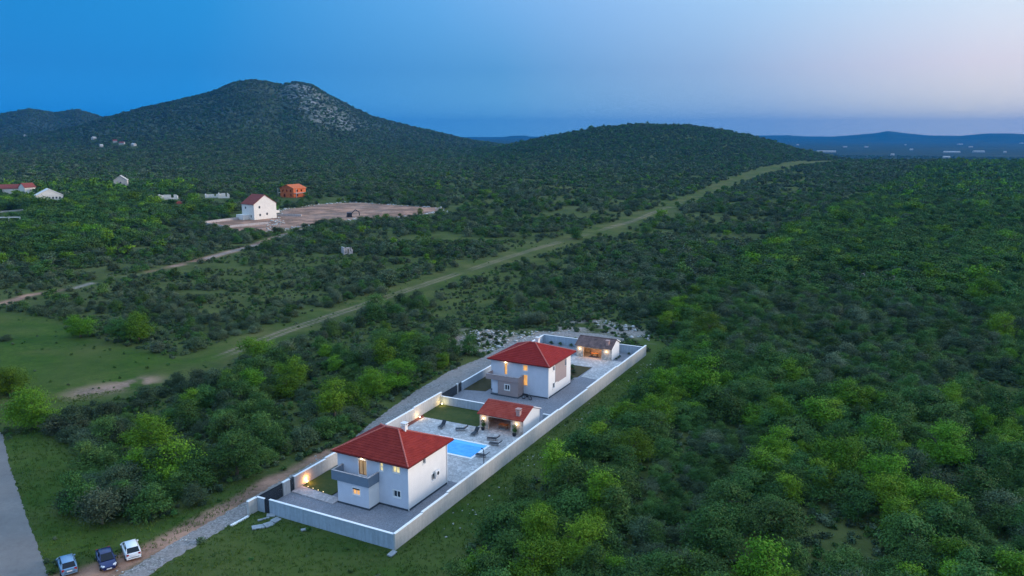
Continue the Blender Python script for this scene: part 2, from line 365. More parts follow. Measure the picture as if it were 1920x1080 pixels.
k.col(c).rough(.9).bump(n2, .3, .02); M['asphalt'] = k.m
k = NM('crushed_gravel'); g = k.node('ShaderNodeNewGeometry').outputs['Position']
va = k.node('ShaderNodeTexVoronoi'); va.inputs['Scale'].default_value = 5.5; k.l.new(g, va.inputs['Vector'])
sv = k.node('ShaderNodeSeparateColor'); k.l.new(va.outputs['Color'], sv.inputs[0])
c = k.mix(k.rng(sv.outputs[0], .1, .9), (.15, .14, .13), (.34, .315, .30))
c = k.mix(k.rng(k.noise(.35, 5, .7, g), .42, .6, 0, .7), c, (.26, .225, .205)); c = k.mix(k.rng(k.noise(1.3, 5, .75, g), .55, .68, 0, .6), c, (.075, .10, .045))
k.col(c).rough(.95).bump(sv.outputs[0], .3, .04); M['gravel'] = k.m
k = NM('lawn_grass'); c, n2 = ground_noise(k, (.030, .060, .010), (.075, .085, .022), (.045, .07, .015), .8); k.col(c).rough(.95).bump(n2, .6, .05); M['lawn'] = k.m
k = NM('dry_soil_grass'); c, n2 = ground_noise(k, (.050, .042, .020), (.085, .062, .030), (.045, .052, .018), .9); k.col(c).rough(.95).bump(n2, .6, .05); M['soil'] = k.m
M['bed'] = simple('red_mulch', (.20, .07, .05), .9, .3, 6, 0, .4)
M['rock'] = simple('limestone', (.44, .44, .42), .9, .35, 2, 0, .4)
M['slabm'] = simple('grey_concrete_slab', (.30, .33, .35), .9, .2, 2)

# terrain
k = NM('terrain_ground'); at = k.node('ShaderNodeAttribute', attribute_name='zone'); sc_ = k.node('ShaderNodeSeparateColor'); k.l.new(at.outputs['Color'], sc_.inputs[0])
g = k.node('ShaderNodeNewGeometry').outputs['Position']
n1 = k.noise(.09, 6, .65, g); n2 = k.noise(1.6, 5, .75, g); n3 = k.noise(.012, 5, .6, g)
base = k.mix(k.rng(n1, .38, .62), (.038, .064, .016), (.078, .104, .028)); base = k.mix(k.rng(n2, .45, .68, 0, .7), base, (.105, .118, .042))
base = k.mix(k.rng(n3, .50, .66, 0, .5), base, (.115, .118, .050))
n6 = k.noise(.35, 6, .75, g); mead = k.mix(k.rng(n1, .35, .65), (.038, .092, .012), (.080, .125, .022)); mead = k.mix(k.rng(n2, .42, .60, 0, .85), mead, (.045, .078, .016))
mead = k.mix(k.rng(n6, .48, .62, 0, .75), mead, (.032, .070, .012)); mead = k.mix(k.rng(k.noise(.05, 4, .6, g), .5, .65, 0, .5), mead, (.105, .112, .036))
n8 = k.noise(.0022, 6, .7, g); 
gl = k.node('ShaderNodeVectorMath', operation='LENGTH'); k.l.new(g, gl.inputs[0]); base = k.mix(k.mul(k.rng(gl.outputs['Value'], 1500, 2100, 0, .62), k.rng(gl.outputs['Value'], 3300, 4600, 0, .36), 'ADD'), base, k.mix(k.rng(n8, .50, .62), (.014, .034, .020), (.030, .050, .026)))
c = k.mix(sc_.outputs[2], base, mead)
dirt = k.mix(k.rng(n2, .35, .7), (.16, .095, .062), (.30, .19, .14)); dirt = k.mix(k.rng(n1, .45, .6), dirt, (.44, .25, .17)); c = k.mix(sc_.outputs[0], c, dirt)
gr = k.mix(k.rng(n2, .40, .62), (.16, .14, .12), (.42, .36, .31)); c = k.mix(sc_.outputs[1], c, gr)
n5 = k.noise(.030, 10, .82, g, 1.2); rk = k.mul(k.rng(n5, .50, .54), at.outputs['Alpha']); c = k.mix(rk, c, (.24, .25, .25))
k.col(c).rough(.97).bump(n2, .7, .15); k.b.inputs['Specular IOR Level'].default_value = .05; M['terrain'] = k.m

# ------------------------------------------------------------------ terrain mesh (one sheet to the horizon)
def build_terrain():
    rs = [0.0]+list(np.geomspace(18, 60, 14)[:-1]); r = 60.0
    while r < 17100:
        rs.append(r); r *= 1.0058 if r < 2600 else (1.012 if r < 6000 else 1.02)
    rs = np.array(rs)
    az = np.concatenate([np.arange(-180, -48, 4.), np.arange(-48, 48, .16), np.arange(48, 180, 4.)])
    azr = np.radians(az); R, AZ = np.meshgrid(rs, azr, indexing='ij')
    X = R*np.sin(AZ); Y = R*np.cos(AZ); Z = height(X, Y)
    verts = np.stack([X, Y, Z], -1).reshape(-1, 3); nr, na = R.shape
    i = np.arange(nr-1)[:, None]; j = np.arange(na)[None, :]; j2 = (j+1) % na
    F = np.stack([i*na+j, (i+1)*na+j, (i+1)*na+j2, i*na+j2], -1).reshape(-1, 4)[:, ::-1]
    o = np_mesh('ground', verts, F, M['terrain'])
    d, gr, me_, rk_, st = zones(X.ravel(), Y.ravel())
    ca = o.data.color_attributes.new('zone', 'FLOAT_COLOR', 'POINT')
    ca.data.foreach_set('color', np.stack([d, gr, me_, rk_], -1).astype(np.float32).ravel())
    o.data.polygons.foreach_set('use_smooth', [True]*len(o.data.polygons))
    tag(o, kind='structure')
build_terrain()

def sheet(name, poly, z, mat, jit=0.3, step=1.0, kind='structure', thick=.25):
    """ground sheet with an uneven edge and a little thickness"""
    pts = []
    for (ax, ay), (bx, by) in zip(poly, poly[1:]+poly[:1]):
        n = max(1, int(math.hypot(bx-ax, by-ay)/step))
        for i in range(n):
            t = i/n; x = ax+(bx-ax)*t; y = ay+(by-ay)*t
            pts.append((x+random.uniform(-jit, jit), y+random.uniform(-jit, jit)))
    o = MB().prism(pts, z-thick, z).build(name, mat); return tag(o, kind=kind)
def lotsheet(name, pts, z, mat, kind='structure', thick=.3):
    o = MB().prism(pts, z-thick, z).build(name, mat, loc=U(0, 0), rz=PHI); return tag(o, kind=kind)
sheet('road', ROAD, .05, M['asphalt'], .10, .35)
sheet('gravel_path', GRAVEL, .035, M['gravel'], .20, .35)
# inner yards
lotsheet('front_yard_paving', [(.2, .2), (17.3, .2), (17.3, 3.0), (17.3, 15), (17.3, 19.9), (.2, 19.8)], .040, M['yard'])
lotsheet('pool_deck_paving', [(17.3, .2), (41.9, .2), (41.9, 10.3), (35.7, 10.3), (35.5, 19.9), (17.3, 19.2)], .075, M['deck'])
lotsheet('mulch_bed', [(17.4, 19.2), (35.5, 19.9), (36.6, 20.9), (17.4, 20.1)], .062, M['bed'])
lotsheet('lawn', [(35.7, 10.3), (41.9, 10.3), (41.9, 20.9), (36.6, 20.9), (35.5, 19.9)], .092, M['lawn'])
lotsheet('rear_yard_paving', [(42.3, .3), (85.8, .3), (85.8, 22.8), (50, 21.5), (42.3, 20.9)], .040, M['yard'])
lotsheet('rear_patio_paving', [(65.6, .4), (79.2, .4), (79.2, 12.9), (73, 12.9), (73, 6.4), (66.6, 6.1)], .085, M['deck'])
lotsheet('garden_soil', [(6.9, 14.6), (17.2, 14.6), (17.2, 19.9), (7.4, 19.6)], .16, M['lawn'])
lotsheet('entrance_step_paving', [(5.2, 12.9), (6.9, 12.9), (6.9, 14.6), (7.35, 19.7), (5.5, 19.7)], .15, M['step'])
lotsheet('rear_garden_soil', [(51.2, 17.6), (66, 17.6), (66, 22.0), (50.2, 21.5)], .10, M['soil'])
lotsheet('rear_garden_plot', [(66.0, 6.6), (72.8, 6.6), (72.8, 12.4), (63.4, 12.4), (63.4, 9.0)], .10, M['soil'])

# ------------------------------------------------------------------ boundary walls and gates
def lroot(name, u, v, label, cat, group=None, z=0, rz=0): return empty(name, U(u, v, z), PHI+rz, label, cat, group)
def wall_run(name, label, p, q, sections, mat, th=.2, base=-.8, cap=.07, group='white boundary walls'):
    """sections: (fraction0, fraction1, top z)"""
    L = math.hypot(q[0]-p[0], q[1]-p[1]); r = lroot(name, p[0], p[1], label, 'wall', group, rz=atan2(q[1]-p[1], q[0]-p[0]))
    b = MB(); c = MB()
    for a0, a1, top in sections:
        b.box(a0*L, a1*L-.002, -th/2, th/2, base, top-cap); c.box(a0*L-.001, a1*L-.003, -th/2-.05, th/2+.05, top-cap+.001, top)
    b.build('wall_body', mat, r); c.build('coping', M['coping'], r); return r
wall_run('boundary_wall', 'blue-grey rendered front wall with white coping facing the mown grass', (0, 17.9), (0, .12), [(0, 1, 1.86)], M['bwall'])
wall_run('boundary_wall', 'long stepped pale wall along the woodland side of both villas', (-.1, 0), (86.2, 0.2),
         [(0, .062, 1.95), (.062, .125, 2.07), (.125, .30, 2.22), (.30, .50, 2.26), (.50, .635, 2.12), (.635, .80, 2.28), (.80, 1, 2.12)], M['bwallr'])
wall_run('boundary_wall', 'white wall with orange spotlight glow beside the front garden', (6.25, 19.9), (17.4, 20.2), [(0, .55, 1.80), (.55, 1, 1.95)], M['bwallr'])
wall_run('boundary_wall', 'white wall between the gravel track and the pool lawn', (17.42, 20.2), (42.4, 21.05), [(0, .36, 1.72), (.36, .66, 1.86), (.66, 1, 2.02)], M['bwallr'])
wall_run('boundary_wall', 'low blue-grey dividing wall between the lawn and the rear villa yard', (42.1, 20.9), (42.1, 9.85), [(0, 1, 1.45)], M['bwall'])
wall_run('boundary_wall', 'short dividing wall piece beside the tiled pool kitchen', (42.1, 2.3), (42.1, .2), [(0, 1, 1.45)], M['bwall'])
wall_run('boundary_wall', 'white-topped wall beside the rear villa side garden', (49.6, 21.5), (86, 22.9), [(0, .5, 1.55), (.5, 1, 1.65)], M['bwall'])
wall_run('boundary_wall', 'far end wall behind the brown-roofed barbecue house', (86.0, 22.8), (86.0, .4), [(0, 1, 1.72)], M['bwall'])
def pillar(u0, u1, v0, v1, h, label, mat='bwallr'):
    r = lroot('gate_pillar', u0, v0, label, 'pillar', 'white gate pillars')
    MB().box(0, u1-u0, 0, v1-v0, -.5, h-.07).build('pillar_body', M[mat], r); MB().box(-.03, u1-u0+.03, -.03, v1-v0+.03, h-.069, h).build('coping', M['coping'], r)
pillar(-1.5, -.15, 19.75, 20.05, 1.78, 'stub of white wall jutting out beside the gravel track')
pillar(-.1, .12, 18.72, 19.85, 1.78, 'blue-grey corner pillar between dark panel and sliding gate', 'bwall')
pillar(4.25, 5.4, 19.75, 20.05, 1.82, 'white pillar between the front sliding gate and the pedestrian gate')
pillar(47.9, 48.15, 21.25, 21.55, 1.75, 'thin white post between the rear villa gates')
def gate(u0, v0, u1, v1, h, label):
    L = math.hypot(u1-u0, v1-v0); r = lroot('metal_gate', u0, v0, label, 'gate', rz=atan2(v1-v0, u1-u0))
    f = MB().box(0, L, -.03, .03, .05, .12).box(0, L, -.03, .03, h-.08, h).box(0, .07, -.031, .031, .121, h-.081).box(L-.07, L, -.031, .031, .121, h-.081)
    f.build('gate_frame', M['dark'], r); s = MB(); z = .15
    while z < h-.14: s.box(.072, L-.072, -.012, .012, z, z+.105); z += .125
    s.build('slat_panel', M['dark'], r); MB().box(L-.3, L-.16, -.06, -.035, 1.0, 1.04).build('handle', M['metal'], r)
gate(.2, 19.92, 4.2, 19.92, 1.72, 'dark slatted sliding gate at the front yard')
gate(5.45, 19.92, 6.2, 19.92, 1.78, 'narrow dark pedestrian gate beside the front garden wall')
gate(0, 17.95, 0, 18.68, 1.7, 'narrow dark panel gate in the front wall')
gate(42.55, 21.1, 47.8, 21.35, 1.6, 'dark sliding gate at the rear villa yard')
gate(48.2, 21.4, 49.5, 21.48, 1.65, 'dark pedestrian gate of the rear villa')

# ------------------------------------------------------------------ villas
def wall_holes(mb, axis, c0, c1, a0, a1, z0, z1, holes):
    """wall slab between c0..c1 across, a0..a1 along, with rectangular openings (a,b,za,zb)"""
    A_ = sorted({a0, a1}|{h[0] for h in holes}|{h[1] for h in holes}); Z_ = sorted({z0, z1}|{h[2] for h in holes}|{h[3] for h in holes})
    for za, zb in zip(Z_[:-1], Z_[1:]):
        run = None
        for i, (x, y) in enumerate(zip(A_[:-1], A_[1:])):
            hole = any(h[0]-1e-6 <= x and y <= h[1]+1e-6 and h[2]-1e-6 <= za and zb <= h[3]+1e-6 for h in holes)
            if not hole: run = (run[0], y) if run else (x, y)
            if hole or i == len(A_)-2:
                if run:
                    if axis == 'x': mb.box(c0, c1, run[0], run[1], za, zb)
                    else: mb.box(run[0], run[1], c0, c1, za, zb)
                run = None
def window(root, face, c, a0, a1, z0, z1, pane, frame='frame', name='window', trim=True, mull=1, depth=.12, rail=False, label=None):
    """face 'x': opening in a wall whose outside is -x at c ; face 'y': outside is -y at c"""
    f = MB(); t = .055
    def bx(m, p0, p1, q0, q1, d0, d1):
        if face == 'x': m.box(c+d0, c+d1, p0, p1, q0, q1)
        else: m.box(p0, p1, c+d0, c+d1, q0, q1)
    if trim:
        w = .11
        bx(f, a0-w, a0, z0-w, z1+w, -.03, -.001); bx(f, a1, a1+w, z0-w, z1+w, -.03, -.001)
        bx(f, a0, a1, z1, z1+w, -.03, -.001); bx(f, a0, a1, z0-w, z0, -.06, -.001)
    g = MB()
    bx(g, a0+.002, a0+t, z0+.002, z1-.002, depth-.05, depth+.02); bx(g, a1-t, a1-.002, z0+.002, z1-.002, depth-.05, depth+.02)
    bx(g, a0+t, a1-t, z1-t, z1-.002, depth-.05, depth+.02); bx(g, a0+t, a1-t, z0+.002, z0+t, depth-.05, depth+.02)
    for k_ in range(mull):
        m_ = a0+(a1-a0)*(k_+1)/(mull+1); bx(g, m_-.04, m_+.04, z0+t, z1-t, depth-.049, depth+.019)
    if rail: bx(g, a0+t, a1-t, (z0+z1)/2-.03, (z0+z1)/2+.03, depth-.048, depth+.018)
    wobj = g.build(name, M[frame], root)
    if label: wobj['label'] = label
    if trim: f.build('surround', M['frame'], wobj)
    p_ = MB(); bx(p_, a0+.004, a1-.004, z0+.004, z1-.004, depth, depth+.012); p_.build('pane', M[pane], wobj)
    return wobj
def hip_roof(root, x0, x1, y0, y1, z, h, rx, ry0, ry1, mat, rows=13, th=.14):
    """hipped roof, eaves rectangle, ridge at x=rx from ry0..ry1, built as lapped tile courses"""
    rb = MB(); C = [(x0, y0), (x1, y0), (x1, y1), (x0, y1)]; Rp = [(rx, ry0), (rx, ry0), (rx, ry1), (rx, ry1)]
    zz = z+th
    for s in range(4):
        a, b = C[s], C[(s+1) % 4]; ra, rb_ = Rp[s], Rp[(s+1) % 4]
        for i in range(rows):
            t0, t1 = i/rows, (i+1)/rows; lip = .045
            P = lambda p, q, t, dz: (p[0]+(q[0]-p[0])*t, p[1]+(q[1]-p[1])*t, zz+h*t+dz)
            v = [P(a, ra, t0, lip), P(b, rb_, t0, lip), P(b, rb_, t1, .004), P(a, ra, t1, .004), P(a, ra, t0, 0), P(b, rb_, t0, 0)]
            rb.add(v, [(0, 1, 2, 3), (4, 5, 1, 0)])
    rb.box(x0, x1, y0, y1, z, zz-.001)
    ro = rb.build('roof', mat, root)
    cp = MB()
    for s in range(4):
        a = Vector((*C[s], zz+.03)); b = Vector((*Rp[s], zz+h+.03)); n = int((b-a).length/.38)
        for i in range(n):
            p = a.lerp(b, i/n); q = a.lerp(b, (i+.93)/n); cp.cyl(p, q, .125, .095, 7)
    a = Vector((rx, ry0, zz+h+.04)); b = Vector((rx, ry1, zz+h+.04)); n = max(2, int((b-a).length/.38))
    for i in range(n): cp.cyl(a.lerp(b, i/n), a.lerp(b, (i+.93)/n), .13, .105, 7)
    cp.build('ridge_tiles', M['ridge'], ro)
    gt = MB(); g = .07
    gt.box(x0-.12, x0-.01, y0-.12, y1+.12, z-.01, z+.09).box(x1+.01, x1+.12, y0-.12, y1+.12, z-.01, z+.09)
    gt.box(x0-.009, x1+.009, y0-.12, y0-.01, z-.008, z+.088).box(x0-.009, x1+.009, y1+.01, y1+.12, z-.008, z+.088)
    gt.build('gutter', M['gutter'], ro)
    return ro
M['gutter'] = simple('red_gutter', (.14, .02, .018), .5, .1)
def chimney(root, x, y, z0, z1, mat='white', w=.28):
    c = MB().box(x-w, x+w, y-w, y+w, z0, z1).build('chimney', M[mat], root)
    k_ = MB().box(x-w-.08, x+w+.08, y-w-.08, y+w+.08, z1+.001, z1+.08)
    for a, b in ((-1, -1), (1, -1), (1, 1), (-1, 1)): k_.box(x+a*w*.8-.05, x+a*w*.8+.05, y+b*w*.8-.05, y+b*w*.8+.05, z1+.081, z1+.3)
    k_.box(x-w-.1, x+w+.1, y-w-.1, y+w+.1, z1+.301, z1+.37); k_.build('chimney_cap', M[mat], c)
def downpipe(root, pts): MB().tube(pts, .05, 8).build('downpipe', M['frame'], root)
def wall_lamp(root, x, y, z, power, dx=-.18, r=.1, col=(1, .72, .42)):
    l = MB().cyl((x, y, z-.12), (x, y, z+.12), r, r*.8, 8).build('wall_lamp', M['bulb'], root)
    d = bpy.data.lights.new('wall_lamp_light', 'POINT'); d.energy = power; d.color = col; d.shadow_soft_size = .08
    o = bpy.data.objects.new('wall_lamp_light', d); COL.objects.link(o); o.parent = root; o.location = (x+dx, y, z); return l

# --- near villa: origin at its front right ground corner (u 8, v 3.8)
v1 = lroot('villa', 8, 3.8, 'two-storey white villa nearest the camera beside the pool, with grey balcony and red hipped roof', 'house')
HX, HY, HZ = 8.6, 10.45, 5.62; T = .28
w = MB()
F1 = [(6.0, 7.2, 3.25, 5.15), (3.55, 4.0, 4.35, 5.35), (1.12, 2.12, 4.55, 5.33), (1.12, 2.12, 1.45, 2.28)]
S1 = [(3.2, 3.75, 4.70, 5.30), (5.0, 5.9, 1.75, 2.65)]
wall_holes(w, 'x', 0, T, 0, HY, .25, HZ, F1); wall_holes(w, 'y', 0.0, T, T+.001, HX-T-.001, .25, HZ, S1)
w.box(HX-T, HX, 0, HY, .25, HZ); w.box(T+.001, HX-T-.001, HY-T, HY, .25, HZ); w.box(T+.002, HX-T-.002, T+.002, HY-T-.002, 2.8, 2.95)
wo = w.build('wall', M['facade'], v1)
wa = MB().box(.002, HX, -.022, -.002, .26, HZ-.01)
# lit-side skin around the openings: same plaster without the painted shade tint
wa = MB(); wall_holes(wa, 'y', -.02, -.002, .0, HX, .26, HZ-.01, S1); wa.build('lit_side_render', M['white'], wo)
MB().box(-.06, HX+.04, -.06, HY+.04, -.4, .249).build('plinth', M['plinth'], v1)
hip_roof(v1, -.35, 9.6, -.35, 11.0, HZ, 2.25, 4.4, 4.35, 6.35, M['tile'])
chimney(v1, 5.1, 3.9, HZ+1.6, HZ+2.75)
bl = MB(); BX0, BY0, BY1 = -2.0, 4.25, 8.9
wall_holes(bl, 'x', BX0, BX0+T, BY0, BY1, .25, 2.95, [(5.55, 6.6, 1.62, 2.46)]); bl.box(BX0+T+.001, -.002, BY0, BY0+T, .25, 2.95); bl.box(BX0+T+.001, -.002, BY1-T, BY1, .25, 2.95)
bo = bl.build('entrance_block', M['facade'], v1)
MB().box(BX0-.06, -.061, BY0-.06, BY1+.06, -.4, .249).build('plinth', M['plinth'], bo)
MB().box(BX0+.01, -.01, BY0-.018, BY0-.001, .26, 2.94).build('lit_side_render', M['white'], bo)  # lit side of the block, a lighter copy of its plaster
ba = MB().box(BX0-.12, -.003, BY0-.1, BY1+.8, 2.951, 3.13)
ba.box(BX0-.12, BX0+.06, BY0-.1, BY1+.8, 3.131, 4.13).box(BX0+.061, -.003, BY0-.1, BY0+.07, 3.131, 4.12).box(BX0+.061, -.003, BY1+.63, BY1+.8, 3.131, 4.12)
bao = ba.build('balcony', M['greybal'], v1)
MB().box(BX0-.15, BX0+.09, BY0-.13, BY1+.83, 4.131, 4.17).box(BX0+.091, -.004, BY0-.13, BY0+.1, 4.121, 4.17).box(BX0+.091, -.004, BY1+.6, BY1+.83, 4.121, 4.17).build('parapet_coping', M['step'], bao)
window(v1, 'x', 0, 6.0, 7.2, 3.25, 5.15, 'litd', 'wood', 'balcony_door', mull=1)
window(v1, 'x', 0, 3.55, 4.0, 4.35, 5.35, 'lit', mull=0, rail=True)
window(v1, 'x', 0, 1.12, 2.12, 4.55, 5.33, 'lit'); window(v1, 'x', 0, 1.12, 2.12, 1.45, 2.28, 'glass', label='unlit ground-floor window')
wb = window(v1, 'x', BX0, 5.55, 6.6, 1.62, 2.46, 'lito'); MB().box(BX0-.05, BX0+.05, 5.55, 6.6, 2.30, 2.45).build('roller_shutter', M['dark'], wb)
window(v1, 'y', -.02, 3.2, 3.75, 4.70, 5.30, 'glass', mull=0, depth=.14); window(v1, 'y', -.02, 5.0, 5.9, 1.75, 2.65, 'glass', depth=.14)
ac = MB().box(5.55, 6.45, -.40, -.10, 2.28, 2.92).box(5.65, 5.70, -.1, -.02, 2.3, 2.35).box(6.3, 6.35, -.1, -.02, 2.3, 2.35).build('air_conditioner', M['frame'], v1)
MB().cyl((5.93, -.402, 2.60), (5.93, -.42, 2.60), .24, .24, 16).build('fan_grille', M['dark'], ac)
downpipe(v1, [(-.25, -.25, HZ), (-.07, -.10, HZ-.4), (-.07, -.10, .1)]); downpipe(v1, [(HX+.2, -.2, HZ), (HX-.1, -.10, HZ-.4), (HX-.1, -.10, .1)])
wall_lamp(v1, -.08, 6.6, 5.42, 16, -.15)

# --- rear villa: origin u 52.5, v 6.3
v2 = lroot('villa', 52.5, 6.3, 'two-storey villa further back with taupe entrance block and deep red hipped roof', 'house')
HX, HY = 9.5, 10.9; w = MB()
F2 = [(7.75, 8.25, 3.2, 5.25), (3.85, 4.7, 4.35, 5.35), (3.85, 4.65, 1.75, 3.65)]
S2 = [(1.9, 2.6, 4.4, 5.2), (7.0, 7.55, 3.9, 5.1), (1.9, 2.7, 1.25, 2.2)]
wall_holes(w, 'x', 0, T, 0, HY, .25, HZ, F2); wall_holes(w, 'y', 0, T, T+.001, HX-T-.001, .25, HZ, S2)
w.box(HX-T, HX, 0, HY, .25, HZ); w.box(T+.001, HX-T-.001, HY-T, HY, .25, HZ)
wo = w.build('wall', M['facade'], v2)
wa = MB(); wall_holes(wa, 'y', -.02, -.002, 0, HX, .26, HZ-.01, S2); wa.build('lit_side_render', M['white'], wo)  # sunward side lightened by an untinted copy of the plaster
tp = MB(); wall_holes(tp, 'y', -.06, -.021, 2.9, 3.9, 2.1, 5.5, []); wall_holes(tp, 'y', -.045, -.021, 3.901, 7.6, 1.9, 5.5, [S2[1]]); tp.build('taupe_panel', M['taupe'], wo)
MB().box(-.06, HX+.04, -.06, HY+.04, -.4, .249).build('plinth', M['plinth'], v2)
hip_roof(v2, -.4, 10.9, -.4, 11.4, HZ, 2.2, 5.4, 5.0, 6.1, M['tile2'])
chimney(v2, 6.3, 5.0, HZ+1.6, HZ+2.75)
bl = MB(); BX0, BY0, BY1 = -2.2, 4.55, 9.7
wall_holes(bl, 'x', BX0, BX0+T, BY0, 8.4, .25, 2.75, [(6.15, 7.05, 1.25, 2.15)]); bl.box(BX0+T+.001, -.002, BY0, BY0+T, .25, 2.75)
bo = bl.build('entrance_block', M['taupe'], v2)
MB().box(BX0+.4, -.002, 8.401, BY1, .25, 2.749).build('block_side', M['facade'], bo); MB().box(BX0-.06, -.061, BY0-.06, BY1+.06, -.4, .249).build('plinth', M['plinth'], bo)
ba = MB().box(BX0-.1, -.003, BY0-.06, BY1+1.0, 2.751, 2.93)
ba.box(BX0-.1, BX0+.06, BY0-.06, BY1+1.0, 2.931, 3.62).box(BX0+.061, -.003, BY0-.06, BY0+.1, 2.931, 3.61).box(BX0+.061, -.003, BY1+.85, BY1+1.0, 2.931, 3.61)
bao = ba.build('balcony', M['taupe'], v2)
MB().box(BX0-.13, BX0+.09, BY0-.09, BY1+1.03, 3.621, 3.66).box(BX0+.091, -.004, BY0-.09, BY0+.13, 3.611, 3.66).build('parapet_coping', M['step'], bao)
window(v2, 'x', 0, 7.75, 8.25, 3.2, 5.25, 'lito', 'wood', 'balcony_door', mull=0); window(v2, 'x', 0, 3.85, 4.7, 4.35, 5.35, 'lito', mull=0); window(v2, 'x', 0, 3.85, 4.65, 1.75, 3.65, 'lito', 'wood', mull=0)
window(v2, 'x', BX0, 6.15, 7.05, 1.25, 2.15, 'glass')
for s in S2: window(v2, 'y', -.02, *s, 'glass', mull=0, depth=.14, trim=(s is not S2[1]))
downpipe(v2, [(-.25, -.25, HZ), (-.07, -.10, HZ-.4), (-.07, -.10, .1)])
wall_lamp(v2, -.08, 8.0, 5.42, 13, -.15)

# ------------------------------------------------------------------ summer kitchens
def kitchen(u, v, L, D, tile, label, inside, rear_h=2.7, ridge=3.62, lamp=8, dpt=.5, warm=6):
    r = lroot('summer_kitchen', u, v, label, 'outbuilding'); f = L/7.4; p1, p0 = 2.1*f, L-1.45*f      # right pier width, left pier start
    w = MB().box(0, .35, 0, p1, 0, 2.36).box(0, .35, p0, L, 0, 2.36).box(0, .35, p1+.001, p0-.001, 2.1, 2.36)
    w.box(D-.25, D, 0, L, 0, 2.5); w.box(.351, D-.251, L-.25, L, 0, 2.4)
    w.box(.351, D-.251, p1-.2, p1, 0, 2.4)
    wl = w.build('wall', M['kwall'], r)
    rx = D*.56
    MB().extr_y([(0, -.2), (D, -.2), (D, rear_h-.12), (rx, ridge-.14), (0, 2.36)], -.02, -.0).extr_y([(0.351, 2.37), (D-.251, 2.37), (rx, ridge-.16)], .001, .2).build('gable_wall', M['white'], wl)
    rf = MB(); n = 9; e0 = (-.35, 2.42); e1 = (D+.15, rear_h-.1)
    for (a, b) in ((e0, (rx, ridge)), (e1, (rx, ridge))):
        for i in range(n):
            t0, t1 = i/n, (i+1)/n; q = lambda t, dz: (a[0]+(b[0]-a[0])*t, a[1]+(b[1]-a[1])*t+dz)
            (xa, za), (xb, zb), (xc, zc) = q(t0, .10), q(t1, .06), q(t0, .06)
            rf.add([(xa, -.12, za), (xa, L+.25, za), (xb, L+.25, zb), (xb, -.12, zb), (xc, -.12, zc), (xc, L+.25, zc)], [(0, 1, 2, 3), (4, 5, 1, 0)])
        rf.add([(a[0], -.12, a[1]-.05), (a[0], L+.25, a[1]-.05), (b[0], L+.25, b[1]-.05), (b[0], -.12, b[1]-.05), (a[0], -.12, a[1]+.055), (a[0], L+.25, a[1]+.055), (b[0], L+.25, b[1]+.055), (b[0], -.12, b[1]+.055)],
               [(3, 2, 1, 0), (4, 5, 1, 0), (0, 3, 7, 4), (1, 2, 6, 5)])
    ro = rf.build('roof', M[tile], r)
    cp = MB(); m = int(L/.38)
    for i in range(m): cp.cyl((rx, -.1+i*(L+.3)/m, ridge+.08), (rx, -.1+(i+.92)*(L+.3)/m, ridge+.08), .12, .10, 7)
    cp.build('ridge_tiles', M['ridge'] if tile == 'tilek' else M[tile], ro)
    # verge boards, white
    MB().extr_y([(rx+.05, ridge-.02), (D+.2, rear_h-.12), (D+.2, rear_h+.02), (rx+.05, ridge+.12)], -.24, -.121).build('verge_board', M['coping'], ro)
    chimney(ro, .75, 1.15*f, 2.8, 3.55, 'chimk', .3)
    # inside: counter, shelf with jars, oven opening
    MB().box(D-.9, D-.27, p1+.3, p0-.3, 0.0, .88).build('counter', M['taupe'], r)
    MB().box(D-.95, D-.26, p1+.25, p0-.25, .881, .93).build('worktop', M['step'], r)
    MB().box(D-.45, D-.26, p1+.4, p0-.4, 1.5, 1.54).build('shelf', M['wood'], r)
    MB().box(.9, 1.7, p1+1.2, p0-1.2, .70, .76).box(1.0, 1.1, p1+1.3, p1+1.4, .05, .70).box(1.5, 1.6, p1+1.3, p1+1.4, .05, .70).box(1.0, 1.1, p0-1.4, p0-1.3, .05, .70).box(1.5, 1.6, p0-1.4, p0-1.3, .05, .70).build('table', M['wood'], r)
    d = bpy.data.lights.new('ceiling_light', 'POINT'); d.energy = inside; d.color = (1, .50, .17) if warm > 8 else (1, .62, .4); d.shadow_soft_size = .15
    o = bpy.data.objects.new('ceiling_light', d); COL.objects.link(o); o.parent = r; o.location = (1.4, (p1+p0)/2, 2.05)
    MB().cyl((1.4, (p1+p0)/2, 2.22), (1.4, (p1+p0)/2, 2.3), .12, .12, 10).build('ceiling_lamp', M['bulbc'], r)
    wall_lamp(r, -.1, p1*.5, 1.75, lamp, -.15, .07, (1, .66, .34)); wall_lamp(r, -.1, (p0+L)/2, 1.75, lamp, -.15, .07, (1, .66, .34))
    return r
k_ = NM('stone_clad_wall'); v_ = k_.node('ShaderNodeTexVoronoi'); v_.inputs['Scale'].default_value = 3.0; k_.l.new(k_.coord(), v_.inputs['Vector'])
s_ = k_.node('ShaderNodeSeparateColor'); k_.l.new(v_.outputs['Color'], s_.inputs[0]); k_.col(k_.mix(s_.outputs[0], (.36, .31, .26), (.62, .56, .49))).rough(.85); M['kwall'] = k_.m
M['chimk'] = simple('brick_chimney', (.46, .30, .27), .8, .2, 6)
kitchen(35.5, 2.4, 7.4, 5.5, 'tilek', 'open-front summer kitchen with orange-red roof and two wall lamps by the pool', 22, lamp=20)
kitchen(79.0, 4.8, 7.5, 4.2, 'tileb', 'glowing barbecue house with mottled brown tile roof at the far end of the lot', 260, rear_h=3.0, ridge=3.75, lamp=22, warm=10)

